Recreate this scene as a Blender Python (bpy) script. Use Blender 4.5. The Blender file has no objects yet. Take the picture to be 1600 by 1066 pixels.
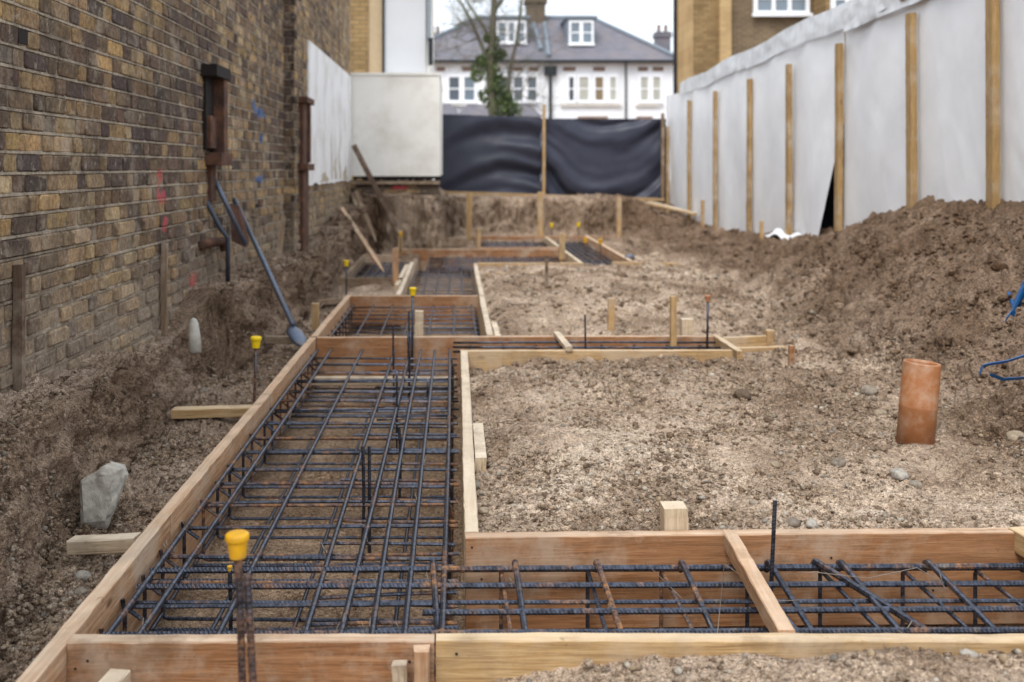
import bpy, math, random
import numpy as np
from mathutils import Vector, Matrix
random.seed(7); RNG = np.random.default_rng(7)
R = math.radians
scn = bpy.context.scene
col = scn.collection
EYE = 1.15           # camera height above the tops of the shuttering boards (z = 0)
FPX = 1600.0; VX, VY = 712.0, 262.0
def G(u, v, z=0.0):              # point on the level z
    D = (EYE - z) * FPX / (v - VY)
    return Vector(((u - VX) / FPX * D, D, z))
def A(u, v, D):                  # point at depth D
    return Vector(((u - VX) / FPX * D, D, EYE - (v - VY) / FPX * D))

# ------------------------------------------------------------------ noise
_perm = np.random.default_rng(3).permutation(256); _perm = np.concatenate([_perm, _perm, _perm])
_grad = np.random.default_rng(4).normal(size=(256, 3)); _grad /= np.linalg.norm(_grad, axis=1)[:, None]
def pnoise(x, y, z):
    x = np.asarray(x, float); y = np.asarray(y, float) + 0 * x; z = np.asarray(z, float) + 0 * x
    xi = np.floor(x).astype(int); yi = np.floor(y).astype(int); zi = np.floor(z).astype(int)
    xf, yf, zf = x - xi, y - yi, z - zi
    u, v, w = [t * t * t * (t * (t * 6 - 15) + 10) for t in (xf, yf, zf)]
    xi &= 255; yi &= 255; zi &= 255
    def g(i, j, k):
        h = _perm[_perm[_perm[(xi + i) & 255] + ((yi + j) & 255)] + ((zi + k) & 255)]
        gr = _grad[h]
        return gr[..., 0] * (xf - i) + gr[..., 1] * (yf - j) + gr[..., 2] * (zf - k)
    def l(a, b, t): return a + (b - a) * t
    return l(l(l(g(0,0,0), g(1,0,0), u), l(g(0,1,0), g(1,1,0), u), v), l(l(g(0,0,1), g(1,0,1), u), l(g(0,1,1), g(1,1,1), u), v), w) * 1.6
def fbm(x, y, z, o=4, g=.5):
    s = 0; a = 1.0
    for i in range(o):
        s = s + a * pnoise(x * 2**i + 17.3 * i, y * 2**i - 9.1 * i, z * 2**i + 4.7 * i); a *= g
    return s
def sstep(t): t = np.clip(t, 0, 1); return t * t * (3 - 2 * t)

# ------------------------------------------------------------------ objects
class MB:
    def __init__(s): s.v = []; s.f = []; s.c = []; s.mi = []
    def add(s, vs, fs, c=None, mi=0):
        n = len(s.v); s.v += [tuple(p) for p in vs]; s.f += [[i + n for i in f] for f in fs]; s.mi += [mi] * len(fs)
        s.c += [c if c else (1, 1, 1)] * len(vs)
    def box(s, x0, x1, y0, y1, z0, z1, c=None, mi=0, M=None):
        vs = [Vector(p) for p in ((x0,y0,z0),(x1,y0,z0),(x1,y1,z0),(x0,y1,z0),(x0,y0,z1),(x1,y0,z1),(x1,y1,z1),(x0,y1,z1))]
        if M: vs = [M @ p for p in vs]
        s.add(vs, [(0,3,2,1),(4,5,6,7),(0,1,5,4),(1,2,6,5),(2,3,7,6),(3,0,4,7)], c, mi)
    def tube(s, pts, r, seg=8, c=None, mi=0, rib=0.0, ribstep=.011, cap=True):
        pts = [Vector(p) for p in pts]
        rs = r if isinstance(r, (list, tuple)) else [r] * len(pts)
        if rib:                                   # resample so the ribs are real rings
            np_, nr = [], []; acc = 0.0
            for i in range(len(pts) - 1):
                L = (pts[i+1] - pts[i]).length; n = max(1, int(L / (ribstep / 3)))
                for k in range(n):
                    np_.append(pts[i].lerp(pts[i+1], k / n)); nr.append(rs[i])
            np_.append(pts[-1]); nr.append(rs[-1])
            pts, rs = np_, nr
        n0 = None; vs = []
        for i, p in enumerate(pts):
            t = (pts[min(i+1, len(pts)-1)] - pts[max(i-1, 0)])
            if t.length < 1e-9: t = Vector((0,0,1))
            t.normalize()
            if n0 is None:
                a = Vector((0,0,1)) if abs(t.z) < .9 else Vector((1,0,0)); n0 = t.cross(a).normalized()
            n0 = (n0 - t * n0.dot(t)).normalized(); b = t.cross(n0)
            for k in range(seg):
                a = 2 * math.pi * k / seg; rr = rs[i]
                if rib: rr *= 1 + (rib if (i + (k * 3 // seg)) % 3 == 0 else 0)
                vs.append(p + (n0 * math.cos(a) + b * math.sin(a)) * rr)
        m = len(pts)
        fs = [(i*seg+k, i*seg+(k+1) % seg, (i+1)*seg+(k+1) % seg, (i+1)*seg+k) for i in range(m-1) for k in range(seg)]
        if cap: fs += [tuple(range(seg))[::-1], tuple((m-1)*seg + k for k in range(seg))]
        s.add(vs, fs, c, mi)
    def lathe(s, prof, at=(0,0,0), seg=20, c=None, mi=0, M=None):
        vs = []
        for r, z in prof:
            for k in range(seg):
                a = 2*math.pi*k/seg; p = Vector((r*math.cos(a), r*math.sin(a), z))
                vs.append((M @ p if M else p) + Vector(at))
        m = len(prof)
        fs = [(i*seg+k, i*seg+(k+1) % seg, (i+1)*seg+(k+1) % seg, (i+1)*seg+k) for i in range(m-1) for k in range(seg)]
        fs += [tuple(range(seg))[::-1], tuple((m-1)*seg+k for k in range(seg))]
        s.add(vs, fs, c, mi)
    def build(s, name, mat, parent=None, smooth=False, loc=None):
        me = bpy.data.meshes.new(name); me.from_pydata(s.v, [], s.f); me.update()
        for m in (mat if isinstance(mat, (list, tuple)) else [mat]): me.materials.append(m)
        if any(s.mi): me.polygons.foreach_set('material_index', s.mi)
        ca = me.color_attributes.new('Col', 'FLOAT_COLOR', 'POINT')
        arr = np.ones((len(s.v), 4), dtype=np.float32); arr[:, :3] = np.array(s.c, dtype=np.float32).reshape(-1, 3)
        ca.data.foreach_set('color', arr.ravel())
        if smooth: me.polygons.foreach_set('use_smooth', [True]*len(me.polygons))
        o = bpy.data.objects.new(name, me); col.objects.link(o)
        if parent: o.parent = parent
        if loc is not None: o.location = loc
        return o
def tag(o, label=None, cat=None, group=None, kind=None):
    if label: o['label'] = label
    if cat: o['category'] = cat
    if group: o['group'] = group
    if kind: o['kind'] = kind
    return o
def empty(name, loc, label, cat, group=None, rz=0):
    o = bpy.data.objects.new(name, None); col.objects.link(o); o.location = loc; o.rotation_euler = (0, 0, rz)
    o.empty_display_size = .1
    return tag(o, label, cat, group)

# ------------------------------------------------------------------ materials
def srgb(r, g, b):
    return tuple(((c/255)/12.92 if c/255 <= .04045 else ((c/255+.055)/1.055)**2.4) for c in (r, g, b)) + (1,)
class NT:
    def __init__(s, name):
        s.m = bpy.data.materials.new(name); s.m.use_nodes = True; s.t = s.m.node_tree; s.t.nodes.clear()
        s.out = s.n('ShaderNodeOutputMaterial'); s.b = s.n('ShaderNodeBsdfPrincipled')
        s.t.links.new(s.b.outputs[0], s.out.inputs[0]); s.tc = s.n('ShaderNodeTexCoord')
    def n(s, typ, **k):
        o = s.t.nodes.new(typ)
        for a, b in k.items(): setattr(o, a, b)
        return o
    def l(s, a, b): s.t.links.new(a, b)
    def setv(s, sock, v):
        if hasattr(v, 'is_output') or isinstance(v, bpy.types.NodeSocket): s.l(v, sock)
        else: sock.default_value = v
    def map(s, src=None, scale=(1,1,1), loc=(0,0,0), rot=(0,0,0)):
        m = s.n('ShaderNodeMapping'); s.l(src or s.tc.outputs['Object'], m.inputs[0])
        m.inputs['Scale'].default_value = scale; m.inputs['Location'].default_value = loc; m.inputs['Rotation'].default_value = rot
        return m.outputs[0]
    def noise(s, scale, vec=None, detail=4, rough=.55, dist=0):
        o = s.n('ShaderNodeTexNoise'); s.l(vec or s.tc.outputs['Object'], o.inputs['Vector'])
        o.inputs['Scale'].default_value = scale; o.inputs['Detail'].default_value = detail; o.inputs['Roughness'].default_value = rough
        o.inputs['Distortion'].default_value = dist
        return o.outputs['Fac']
    def ramp(s, fac, stops, interp='LINEAR'):
        o = s.n('ShaderNodeValToRGB'); s.l(fac, o.inputs[0]); cr = o.color_ramp; cr.interpolation = interp
        while len(cr.elements) < len(stops): cr.elements.new(.5)
        for e, (p, c) in zip(cr.elements, stops):
            e.position = p; e.color = c if not isinstance(c, (int, float)) else (c, c, c, 1)
        return o.outputs[0]
    def mix(s, fac, a, b, mode='MIX'):
        o = s.n('ShaderNodeMix', data_type='RGBA', blend_type=mode)
        s.setv(o.inputs[0], fac); s.setv(o.inputs[6], a); s.setv(o.inputs[7], b)
        return o.outputs[2]
    def math(s, op, a, b=0.0, clamp=False):
        o = s.n('ShaderNodeMath', operation=op); o.use_clamp = clamp; s.setv(o.inputs[0], a); s.setv(o.inputs[1], b); return o.outputs[0]
    def bump(s, h, strength=.5, dist=.01, prev=None):
        o = s.n('ShaderNodeBump'); s.l(h, o.inputs['Height']); o.inputs['Strength'].default_value = strength; o.inputs['Distance'].default_value = dist
        if prev: s.l(prev, o.inputs['Normal'])
        return o.outputs[0]
    def fin(s, color=None, rough=.8, metal=0, normal=None, spec=.3):
        if color is not None: s.setv(s.b.inputs['Base Color'], color)
        s.setv(s.b.inputs['Roughness'], rough); s.setv(s.b.inputs['Metallic'], metal); s.setv(s.b.inputs['Specular IOR Level'], spec)
        if normal: s.l(normal, s.b.inputs['Normal'])
        return s.m
    def attr(s, name='Col'):
        o = s.n('ShaderNodeAttribute'); o.attribute_name = name; return o.outputs[0]

def m_soil(name='soil'):
    t = NT(name)
    a = t.noise(2.2, detail=6, rough=.6); b = t.noise(38, detail=5, rough=.7); c = t.noise(160, detail=3, rough=.7)
    base = t.ramp(a, [(.3, srgb(180,166,152)), (.5, srgb(199,187,174)), (.72, srgb(214,204,193))])
    base = t.mix(.75, base, t.ramp(b, [(.3, srgb(96,84,72)), (.44, srgb(205,196,184)), (.6, srgb(228,220,208)), (.72, (1,1,.97,1))]), 'MULTIPLY')  # dark end of the ramp paints shade into the crevices
    base = t.mix(t.ramp(c, [(.6, 0.0), (.7, .8)]), base, srgb(190,180,165))
    base = t.mix(t.ramp(c, [(.3, .6), (.4, 0.0)]), base, srgb(60,48,38))
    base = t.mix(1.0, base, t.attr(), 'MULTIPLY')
    patch = t.ramp(t.noise(2.9, detail=5, rough=.65), [(.40, .12), (.62, 1.0)])
    for sc_, am in ((80, .75), (230, .65)):               # separate grains: each cell its own shade
        v = t.n('ShaderNodeTexVoronoi'); wv = t.n('ShaderNodeVectorMath', operation='ADD'); t.l(t.tc.outputs['Object'], wv.inputs[0])
        nz = t.n('ShaderNodeTexNoise'); nz.inputs['Scale'].default_value = sc_*.9; t.l(t.tc.outputs['Object'], nz.inputs['Vector'])
        sv = t.n('ShaderNodeVectorMath', operation='SCALE'); t.l(nz.outputs['Color'], sv.inputs[0]); sv.inputs['Scale'].default_value = 1.1/sc_
        t.l(sv.outputs[0], wv.inputs[1]); t.l(wv.outputs[0], v.inputs['Vector']); v.inputs['Scale'].default_value = sc_
        bw = t.n('ShaderNodeSeparateColor'); t.l(v.outputs['Color'], bw.inputs[0])
        base = t.mix(t.math('MULTIPLY', patch, am), base, t.ramp(bw.outputs[0], [(0, srgb(160,152,144)), (.5, srgb(226,222,216)), (.8, (1,1,1,1)), (1, (1.4,1.38,1.34,1))]), 'MULTIPLY')
        base = t.mix(t.ramp(v.outputs['Distance'], [(.55, 0.0), (.8, .5)]), base, t.mix(1.0, base, srgb(120,108,96), 'MULTIPLY'))
        if sc_ == 80: bm = t.bump(v.outputs['Distance'], 1.0, -.008)
        else: bm = t.bump(v.outputs['Distance'], .8, -.003, bm)
    base = t.mix(1.0, base, (1.84,1.83,1.88,1), 'MULTIPLY')
    bm = t.bump(b, .9, .02, bm); bm = t.bump(c, .7, .006, bm)
    return t.fin(base, .95, normal=bm, spec=.15)
def m_stone(name='stone'):
    t = NT(name); c = t.noise(60, detail=4)
    base = t.mix(.6, t.attr(), t.ramp(c, [(.3, srgb(120,110,100)), (.7, (1,1,1,1))]), 'MULTIPLY')
    return t.fin(base, .85, normal=t.bump(t.noise(140, detail=4), .6, .004), spec=.25)
def m_timber(name, light, mid, dark, top=None, stain=.35, rough=.7):
    t = NT(name)
    oi = t.n('ShaderNodeObjectInfo'); off = t.n('ShaderNodeVectorMath', operation='MULTIPLY_ADD')
    cb = t.n('ShaderNodeCombineXYZ'); 
    for i in range(3): t.l(oi.outputs['Random'], cb.inputs[i])
    t.l(cb.outputs[0], off.inputs[0]); off.inputs[1].default_value = (37, 19, 23); t.l(t.tc.outputs['Object'], off.inputs[2])
    P = off.outputs[0]
    g1 = t.noise(1, t.map(P, scale=(1.6, 38, 38)), 5, .65, 1.6); g2 = t.noise(1, t.map(P, scale=(9, 230, 230)), 4, .7, .6)
    bl = t.noise(5.5, P, 4, .6)
    c = t.ramp(g1, [(.3, dark), (.48, mid), (.66, light)])
    c = t.mix(.6, c, t.ramp(g2, [(.35, srgb(140,118,98)), (.55, (1,1,1,1))]), 'MULTIPLY')
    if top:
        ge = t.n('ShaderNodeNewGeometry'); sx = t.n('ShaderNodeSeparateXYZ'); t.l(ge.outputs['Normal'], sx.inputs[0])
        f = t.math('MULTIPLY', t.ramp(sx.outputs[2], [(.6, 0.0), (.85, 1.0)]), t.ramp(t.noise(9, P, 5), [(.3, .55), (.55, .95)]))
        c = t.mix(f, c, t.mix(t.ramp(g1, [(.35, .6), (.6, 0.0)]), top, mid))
    v = t.n('ShaderNodeTexVoronoi'); t.l(t.map(P, scale=(2.6, 7, 7)), v.inputs['Vector']); v.inputs['Scale'].default_value = 1.0
    c = t.mix(t.ramp(v.outputs['Distance'], [(.035, .85), (.1, 0.0)]), c, srgb(92,56,30))
    c = t.mix(t.math('MULTIPLY', t.ramp(bl, [(.5, 0.0), (.7, 1.0)]), stain), c, srgb(120,108,92))
    c = t.mix(t.ramp(t.noise(3.4, P, 6, .68), [(.48, 0.0), (.62, .6)]), c, srgb(192,176,156)); c = t.mix(t.ramp(t.noise(1.9, t.map(P, loc=(3,1,7)), 6, .75), [(.56, 0.0), (.66, .5)]), c, srgb(112,92,74))
    c = t.mix(t.ramp(t.noise(26, P, 5, .7), [(.62, 0.0), (.72, .55)]), c, srgb(88,68,50))
    c = t.mix(t.math('MULTIPLY', oi.outputs['Random'], .35), c, mid)
    bm = t.bump(g1, .35, .004); bm = t.bump(g2, .4, .0015, bm)
    return t.fin(c, rough, normal=bm, spec=.25)
def m_rebar(name, rust=.5, scale=7, flip=False):
    t = NT(name)
    n1 = t.noise(scale, detail=5, rough=.65); n2 = t.noise(60, detail=3)
    mask = t.math('MULTIPLY', t.ramp(n1, [(.62 - rust*.25, 0.0), (.74 - rust*.2, 1.0)]), t.ramp(n2, [(.35, .45), (.6, 1.0)]))
    c = t.mix(mask, t.ramp(n2, [(.3, srgb(48,50,58)), (.7, srgb(94,99,113))]), t.ramp(n2, [(.35, srgb(96,66,46)), (.65, srgb(158,112,70))]))
    c = t.mix(t.ramp(t.noise(22, detail=4), [(.6, 0.0), (.75, .5)]), c, srgb(150,138,122))
    return t.fin(c, t.math('ADD', t.math('MULTIPLY', mask, .4), .30), t.math('SUBTRACT', .75, t.math('MULTIPLY', mask, .7)), normal=t.bump(n2, .35, .001), spec=.4)
def m_plain(name, c, rough=.7, metal=0, var=.25, scale=14, bump=.2, bd=.003, spec=.3, dirt=None, dscale=3, damt=.5):
    t = NT(name); n = t.noise(scale, detail=5, rough=.6)
    cc = t.mix(var, c, t.ramp(n, [(.3, .35), (.65, 1.0)]), 'MULTIPLY')
    if dirt:
        cc = t.mix(t.math('MULTIPLY', t.ramp(t.noise(dscale, detail=6, rough=.65), [(.45, 0.0), (.68, 1.0)]), damt), cc, dirt)
    return t.fin(cc, rough, metal, t.bump(n, bump, bd), spec)
def m_bricks_geo(name, spots=(), dust=True):
    t = NT(name)
    n = t.noise(45, detail=5, rough=.65); n2 = t.noise(9, detail=5, rough=.6); n3 = t.noise(1.3, detail=5)
    c = t.mix(.7, t.attr(), t.ramp(n, [(.28, srgb(70,60,54)), (.42, srgb(180,170,160)), (.58, srgb(235,230,222)), (.72, (1.25,1.22,1.15,1))]), 'MULTIPLY')
    c = t.mix(t.ramp(n2, [(.52, 0.0), (.68, .6)]), c, srgb(64,56,50)); c = t.mix(t.ramp(t.noise(2.6, detail=6, rough=.65), [(.46, 0.0), (.66, .6)]), c, srgb(66,57,52)); c = t.mix(t.ramp(t.noise(.9, t.map(scale=(1,1,.45), loc=(5,2,1)), 6, .7), [(.5, 0.0), (.64, .35)]), c, srgb(60,53,50)); c = t.mix(t.ramp(t.noise(3.7, t.map(loc=(9,1,4)), 7, .75), [(.52, 0.0), (.64, .4)]), c, srgb(172,160,142)); c = t.mix(1.0, c, (1.2,1.2,1.22,1), 'MULTIPLY')
    c = t.mix(t.ramp(t.noise(17, detail=6, rough=.75), [(.58, 0.0), (.66, .55)]), c, srgb(180,170,155))
    sx = t.n('ShaderNodeSeparateXYZ'); t.l(t.tc.outputs['Object'], sx.inputs[0])
    if dust:                                            # earth smeared over the foot of the wall
        h = t.math('ADD', t.math('MULTIPLY', sx.outputs[2], -1.0), t.math('MULTIPLY', n3, 1.75))
        f = t.math('MULTIPLY', t.ramp(h, [(.0, 0.0), (.6, 1.0)]), t.ramp(n2, [(.25, .35), (.6, .85)]))
        c = t.mix(f, c, t.ramp(n, [(.3, srgb(112,98,84)), (.7, srgb(172,156,138))]))
    for (y, z, ry, rz, colr) in spots:
        dy = t.math('DIVIDE', t.math('SUBTRACT', sx.outputs[1], y), ry); dz = t.math('DIVIDE', t.math('SUBTRACT', sx.outputs[2], z), rz)
        d = t.math('ADD', t.math('MULTIPLY', dy, dy), t.math('MULTIPLY', dz, dz))
        d = t.math('ADD', d, t.math('MULTIPLY', t.math('SUBTRACT', t.noise(21, detail=4, rough=.7), .5), 7.0))
        c = t.mix(t.math('MULTIPLY', t.ramp(d, [(.3, .8), (1.3, 0.0)]), t.ramp(n, [(.35, .5), (.6, 1.0)])), c, colr)
    bm = t.bump(n, .8, .006); bm = t.bump(t.noise(150, detail=3), .5, .003, bm)
    return t.fin(c, .92, normal=bm, spec=.15)
def m_brick_tex(name, c1, c2, mortar, rot=(0,0,0), scale=1.0):
    t = NT(name); b = t.n('ShaderNodeTexBrick'); t.l(t.map(rot=rot), b.inputs['Vector'])
    b.inputs['Color1'].default_value = c1; b.inputs['Color2'].default_value = c2; b.inputs['Mortar'].default_value = mortar
    b.inputs['Scale'].default_value = scale; b.inputs['Mortar Size'].default_value = .008; b.inputs['Brick Width'].default_value = .225
    b.inputs['Row Height'].default_value = .078; b.inputs['Bias'].default_value = 0
    c = t.mix(.5, b.outputs[0], t.ramp(t.noise(1.6, detail=6), [(.3, .45), (.65, 1.0)]), 'MULTIPLY')
    return t.fin(c, .92, normal=t.bump(b.outputs['Fac'], .4, -.006), spec=.15)

M = {}
M['soil'] = m_soil(); M['soil_c'] = m_soil('soil_clod'); M['stone'] = m_stone()
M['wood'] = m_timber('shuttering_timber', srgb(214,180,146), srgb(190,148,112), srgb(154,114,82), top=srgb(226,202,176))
M['wood_in'] = m_timber('brown_shuttering_timber', srgb(184,138,100), srgb(158,112,76), srgb(122,84,56), top=srgb(226,204,178), stain=.35)  # darker orange-brown sides than the plain shuttering timber, similar pale tops
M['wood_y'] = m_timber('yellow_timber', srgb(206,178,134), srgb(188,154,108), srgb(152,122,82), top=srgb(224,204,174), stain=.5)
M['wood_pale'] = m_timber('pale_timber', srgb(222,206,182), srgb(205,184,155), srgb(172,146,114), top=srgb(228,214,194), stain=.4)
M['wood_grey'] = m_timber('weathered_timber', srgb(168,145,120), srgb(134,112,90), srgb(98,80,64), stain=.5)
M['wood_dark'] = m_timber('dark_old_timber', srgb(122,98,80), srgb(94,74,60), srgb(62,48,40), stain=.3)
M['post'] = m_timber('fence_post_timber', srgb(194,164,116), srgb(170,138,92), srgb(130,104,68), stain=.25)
M['rebar'] = m_rebar('rebar_steel', .35); M['rebar_rust'] = m_rebar('rebar_rusty', .95, 5); M['rebar_dark'] = m_rebar('rebar_dark', .2, 4)
M['nail'] = m_plain('nail_head', srgb(70,64,60), .5, .5)
M['wire'] = m_plain('tying_wire', srgb(150,140,130), .5, .6)
M['cap'] = m_plain('yellow_plastic', srgb(228,172,28), .5, 0, .3, 20, .15, .002, .4, dirt=srgb(170,130,80), dscale=16, damt=.6)
M['cap_bright'] = m_plain('bright_yellow_plastic', srgb(240,205,20), .5, 0, .2, 20, .1, .002, .4)
M['terracotta'] = m_plain('terracotta_plastic', srgb(176,116,74), .5, 0, .45, 7, .1, .002, .4, dirt=srgb(188,156,130), dscale=13, damt=.75)
M['blue'] = m_plain('blue_plastic', srgb(20,105,175), .45, 0, .2, 12, .1, .002, .4, dirt=srgb(110,110,110), dscale=8, damt=.4)
M['sheet'] = m_plain('white_sheeting', srgb(246,248,252), .42, 0, .08, 3, .15, .02, .4, dirt=srgb(216,218,224), dscale=1.4, damt=.4)
M['tarp'] = m_plain('black_tarpaulin', srgb(58,61,76), .42, 0, .3, 5, .1, .01, .35)
M['render'] = m_plain('white_render', srgb(246,244,238), .85, 0, .06, 2.0, .15, .006, .2, dirt=srgb(178,168,148), dscale=1.1, damt=.45)
M['render_dirty'] = m_plain('splashed_white_render', srgb(240,240,240), .85, 0, .12, 2.0, .15, .006, .2, dirt=srgb(150,132,108), dscale=2.4, damt=.35)
M['houserender'] = m_plain('house_white_paint', srgb(246,248,252), .8, 0, .1, .6, .1, .01, .2)
M['beige'] = m_plain('beige_render', srgb(180,160,130), .85, 0, .15)
M['ochre'] = m_brick_tex('ochre_brick', srgb(206,176,130), srgb(192,160,116), srgb(186,162,124), rot=(R(90),0,0))
M['rust'] = m_plain('rusty_steel', srgb(92,68,58), .8, .3, .6, 12, .6, .006, .3, dirt=srgb(132,92,68), dscale=9, damt=.7)
M['blacksteel'] = m_plain('blackened_steel', srgb(42,36,34), .8, .2, .5, 12, .5, .004)
M['steel'] = m_plain('grey_steel', srgb(108,120,140), .45, .55, .4, 18, .15, .002, .4, dirt=srgb(120,105,90), dscale=9, damt=.6)
M['steel_dark'] = m_plain('dark_grey_steel', srgb(78,84,96), .5, .5, .4, 18, .15, .002, .4)
M['concrete'] = m_plain('pale_concrete', srgb(196,191,180), .9, 0, .4, 22, .7, .01, .2, dirt=srgb(140,126,108), dscale=12, damt=.4)
M['slate'] = m_plain('slate_roof', srgb(116,115,124), .6, 0, .35, 2.5, .3, .03, .3, dirt=srgb(138,124,120), dscale=1.2, damt=.5)
M['lead'] = m_plain('grey_lead', srgb(132,142,152), .55, .1, .2)
M['black'] = m_plain('black_paint', srgb(38,44,50), .5, 0, .2)
M['glass'] = m_plain('window_glass', srgb(120,134,146), .12, 0, .3, 1.0, 0.02, .002, .8)
M['glass_dark'] = m_plain('dark_window_glass', srgb(84,94,104), .12, 0, .4, 1.0, .02, .002, .8)
M['curtain'] = m_plain('net_curtain', srgb(186,186,176), .8, 0, .3, 3)
M['blind'] = m_plain('brown_blind', srgb(142,124,100), .8, 0, .3, 3)
M['lintel'] = m_plain('brown_lintel', srgb(140,116,102), .85, 0, .3, 5)
M['ochre_side'] = m_brick_tex('ochre_side_brick', srgb(206,176,130), srgb(192,160,116), srgb(186,162,124), rot=(R(90),0,R(90)))
M['brick_far'] = m_brick_tex('dark_stock_brick', srgb(140,120,96), srgb(118,100,80), srgb(150,138,118), rot=(R(90),0,0))
M['brick_col'] = m_brick_tex('stock_brick_column', srgb(164,138,98), srgb(138,112,76), srgb(120,104,82), rot=(R(90),0,0))
M['chim'] = m_plain('sooty_chimney_brick', srgb(112,98,84), .9, 0, .5, 4)
M['shaded_render'] = m_plain('shaded_white_render', srgb(196,198,202), .85, 0, .1, 2.0)  # white render greyed, the shade of the house end put into its colour
M['bark'] = m_plain('bark', srgb(112,106,96), .9, 0, .5, 8, .5, .02, .2, dirt=srgb(104,114,76), dscale=2, damt=.7)
def m_leaf():
    t = NT('ivy_leaf'); c = t.mix(t.ramp(t.noise(3, detail=3), [(.4, 0.0), (.6, 1.0)]), srgb(62,78,44), srgb(108,124,76)); return t.fin(c, .6, spec=.3)
M['leaf'] = m_leaf()
RED = srgb(200,84,92); BLUE = srgb(58,112,172)
M['brick1'] = m_bricks_geo('old_stock_bricks', [(5.89,.98,.10,.055,RED),(5.87,1.10,.06,.05,RED),(5.95,.82,.06,.05,RED),(6.6,.42,.12,.07,srgb(190,90,90)),(8.86,1.62,.26,.05,BLUE),(8.6,1.68,.10,.05,BLUE),(8.86,1.05,.22,.035,BLUE),(8.9,1.4,.08,.05,BLUE)])
M['brick_foot'] = m_bricks_geo('footing_bricks', [(3.35,.10,.05,.045,RED),(3.52,.02,.04,.05,RED),(3.25,.16,.05,.03,RED)])
M['brick2'] = m_bricks_geo('pale_stock_bricks')

# ------------------------------------------------------------------ ground heights
_bx = [(1.6,-1.12),(3,-1.22),(3.35,-1.33),(3.7,-1.38),(4.2,-1.34),(5,-1.42),(5.9,-1.47),(6.15,-1.42),(6.4,-1.34),(7,-1.31),(8,-1.27),(9,-1.2),(10,-1.28),(12,-1.25),(15.5,-1.2),(30,-1.2)]
_lz = [(1.6,.36),(4,.30),(5,.22),(5.6,.15),(6.0,.20),(6.45,.36),(7,.38),(8.5,.36),(10,.26),(12,.42),(14.5,.62),(16,.7)]
_CP = np.array([  # X, Y, z control points of the open ground
 (.2,3.4,-.09),(.1,4,-.07),(.1,5,-.07),(.8,3.4,-.045),(1.4,3.4,-.03),(2,3.4,-.02),(3,3.4,.03),(.4,4.3,.015),(1,4.3,.01),(1.8,4.3,.0),(.3,5.4,.0),(1,5.4,.03),(1.8,5.2,.0),(.2,6.25,-.10),(.9,6.25,-.07),(1.7,6.25,-.05),
 (2.15,3.9,.04),(2.5,4.5,.04),(2.6,3.6,.06),(3,6,.03),(3,8,.03),(3.6,5,.05),(1.95,6.85,-.1),(2.1,6.7,-.08),(2.0,7.05,-.09),(2.2,7.0,-.05),(2.35,5.4,.06),(2.1,6.4,.0),(2.36,7.0,.03),
 (3.7,9.2,.04),(3.9,12.2,.2),(4.3,16.7,.15),(4.3,14.5,.22),(4.4,19.2,.2),(4.5,20.9,.31),(4.6,22,.5),(2.7,9.9,.0),(3.2,9.8,.03),(3.2,11.5,.08),(2.6,12,-.03),(2.5,13.7,-.02),(3.3,13.7,.1),(3.0,15.5,.05),(3.5,16.5,.12),
 (.4,7.4,-.05),(1.2,7.4,-.02),(2,7.6,-.02),(.5,8.5,.06),(1.2,8.5,.09),(1.9,8.8,.05),(.6,9.8,.06),(1.4,10,.1),(2,10.4,.05),(.5,11.4,-.02),(1.3,11.6,.0),(2.1,11.7,-.02),(.9,13.2,-.1),(.8,15.5,-.1),(2.4,16,-.08),(-.3,16,-.1),(-.9,14.6,-.08),
 (-.1,2.2,-.22),(-.6,2.2,-.3),(.12,2.3,-.10),(.35,2.3,-.035),(.6,2.28,.0),(1.0,2.28,.025),(1.4,2.28,.035),(1.8,2.28,.04),(3,2.2,.05),(.35,2.1,-.07),(.7,2.05,-.01),(1.2,2.0,.01),(.8,1.7,-.04),(-.6,1.6,-.3),(1.5,1.6,.04),(-1.1,2.2,-.2),(-1.1,3,-.14),(-1.1,4,-.11),(-1.2,5,-.10),(-1.2,6,-.12),(-1.05,7,-.12),(-1.05,8.5,-.12),(-.8,10,-.1),(-1.0,9.6,-.08),
 (5,3,.7),(6,6,.7),(6,12,.4),(6,20,.4),(9,5,.5),(12,12,.5),(-5,5,.3),(-5,15,.4)], float)
def _idw(X, Y):
    w = 0; s = 0
    for x, y, z in _CP:
        sy = 1.0 + .10 * y                                   # spread grows with distance
        d2 = ((X - x)**2 + ((Y - y) / sy * 1.25)**2) + .004
        k = 1 / d2**1.6
        w = w + k; s = s + k * z
    return s / w
_gx = np.concatenate([np.arange(-8,-1.6,.2), np.arange(-1.6,4,.04), np.arange(4,14.1,.3)]); _gy = np.geomspace(1.0, 24, 260)
_GX, _GY = np.meshgrid(_gx, _gy); _GZ = _idw(_GX, _GY)
def open_ground(X, Y):
    X = np.clip(X, _gx[0], _gx[-1]-1e-6); Y = np.clip(Y, _gy[0], _gy[-1]-1e-6)
    i = np.clip(np.searchsorted(_gx, X, side='right')-1, 0, len(_gx)-2); j = np.clip(np.searchsorted(_gy, Y, side='right')-1, 0, len(_gy)-2)
    u = (X-_gx[i])/(_gx[i+1]-_gx[i]); v = (Y-_gy[j])/(_gy[j+1]-_gy[j])
    return (_GZ[j,i]*(1-u)+_GZ[j,i+1]*u)*(1-v) + (_GZ[j+1,i]*(1-u)+_GZ[j+1,i+1]*u)*v
TR = [(-.967,.052,2.505,7.03),(.0,9.0,2.505,3.205),(.03,1.76,6.44,6.975),(-.967,.235,7.03,9.22),(-.50,.235,9.22,12.35),(-1.2,-.55,10.72,13.5),(-.5,1.5,12.35,14.3),(1.52,2.13,12.35,17.15),(.3,1.52,14.5,17.15)]
FLOOR = -.34
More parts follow.
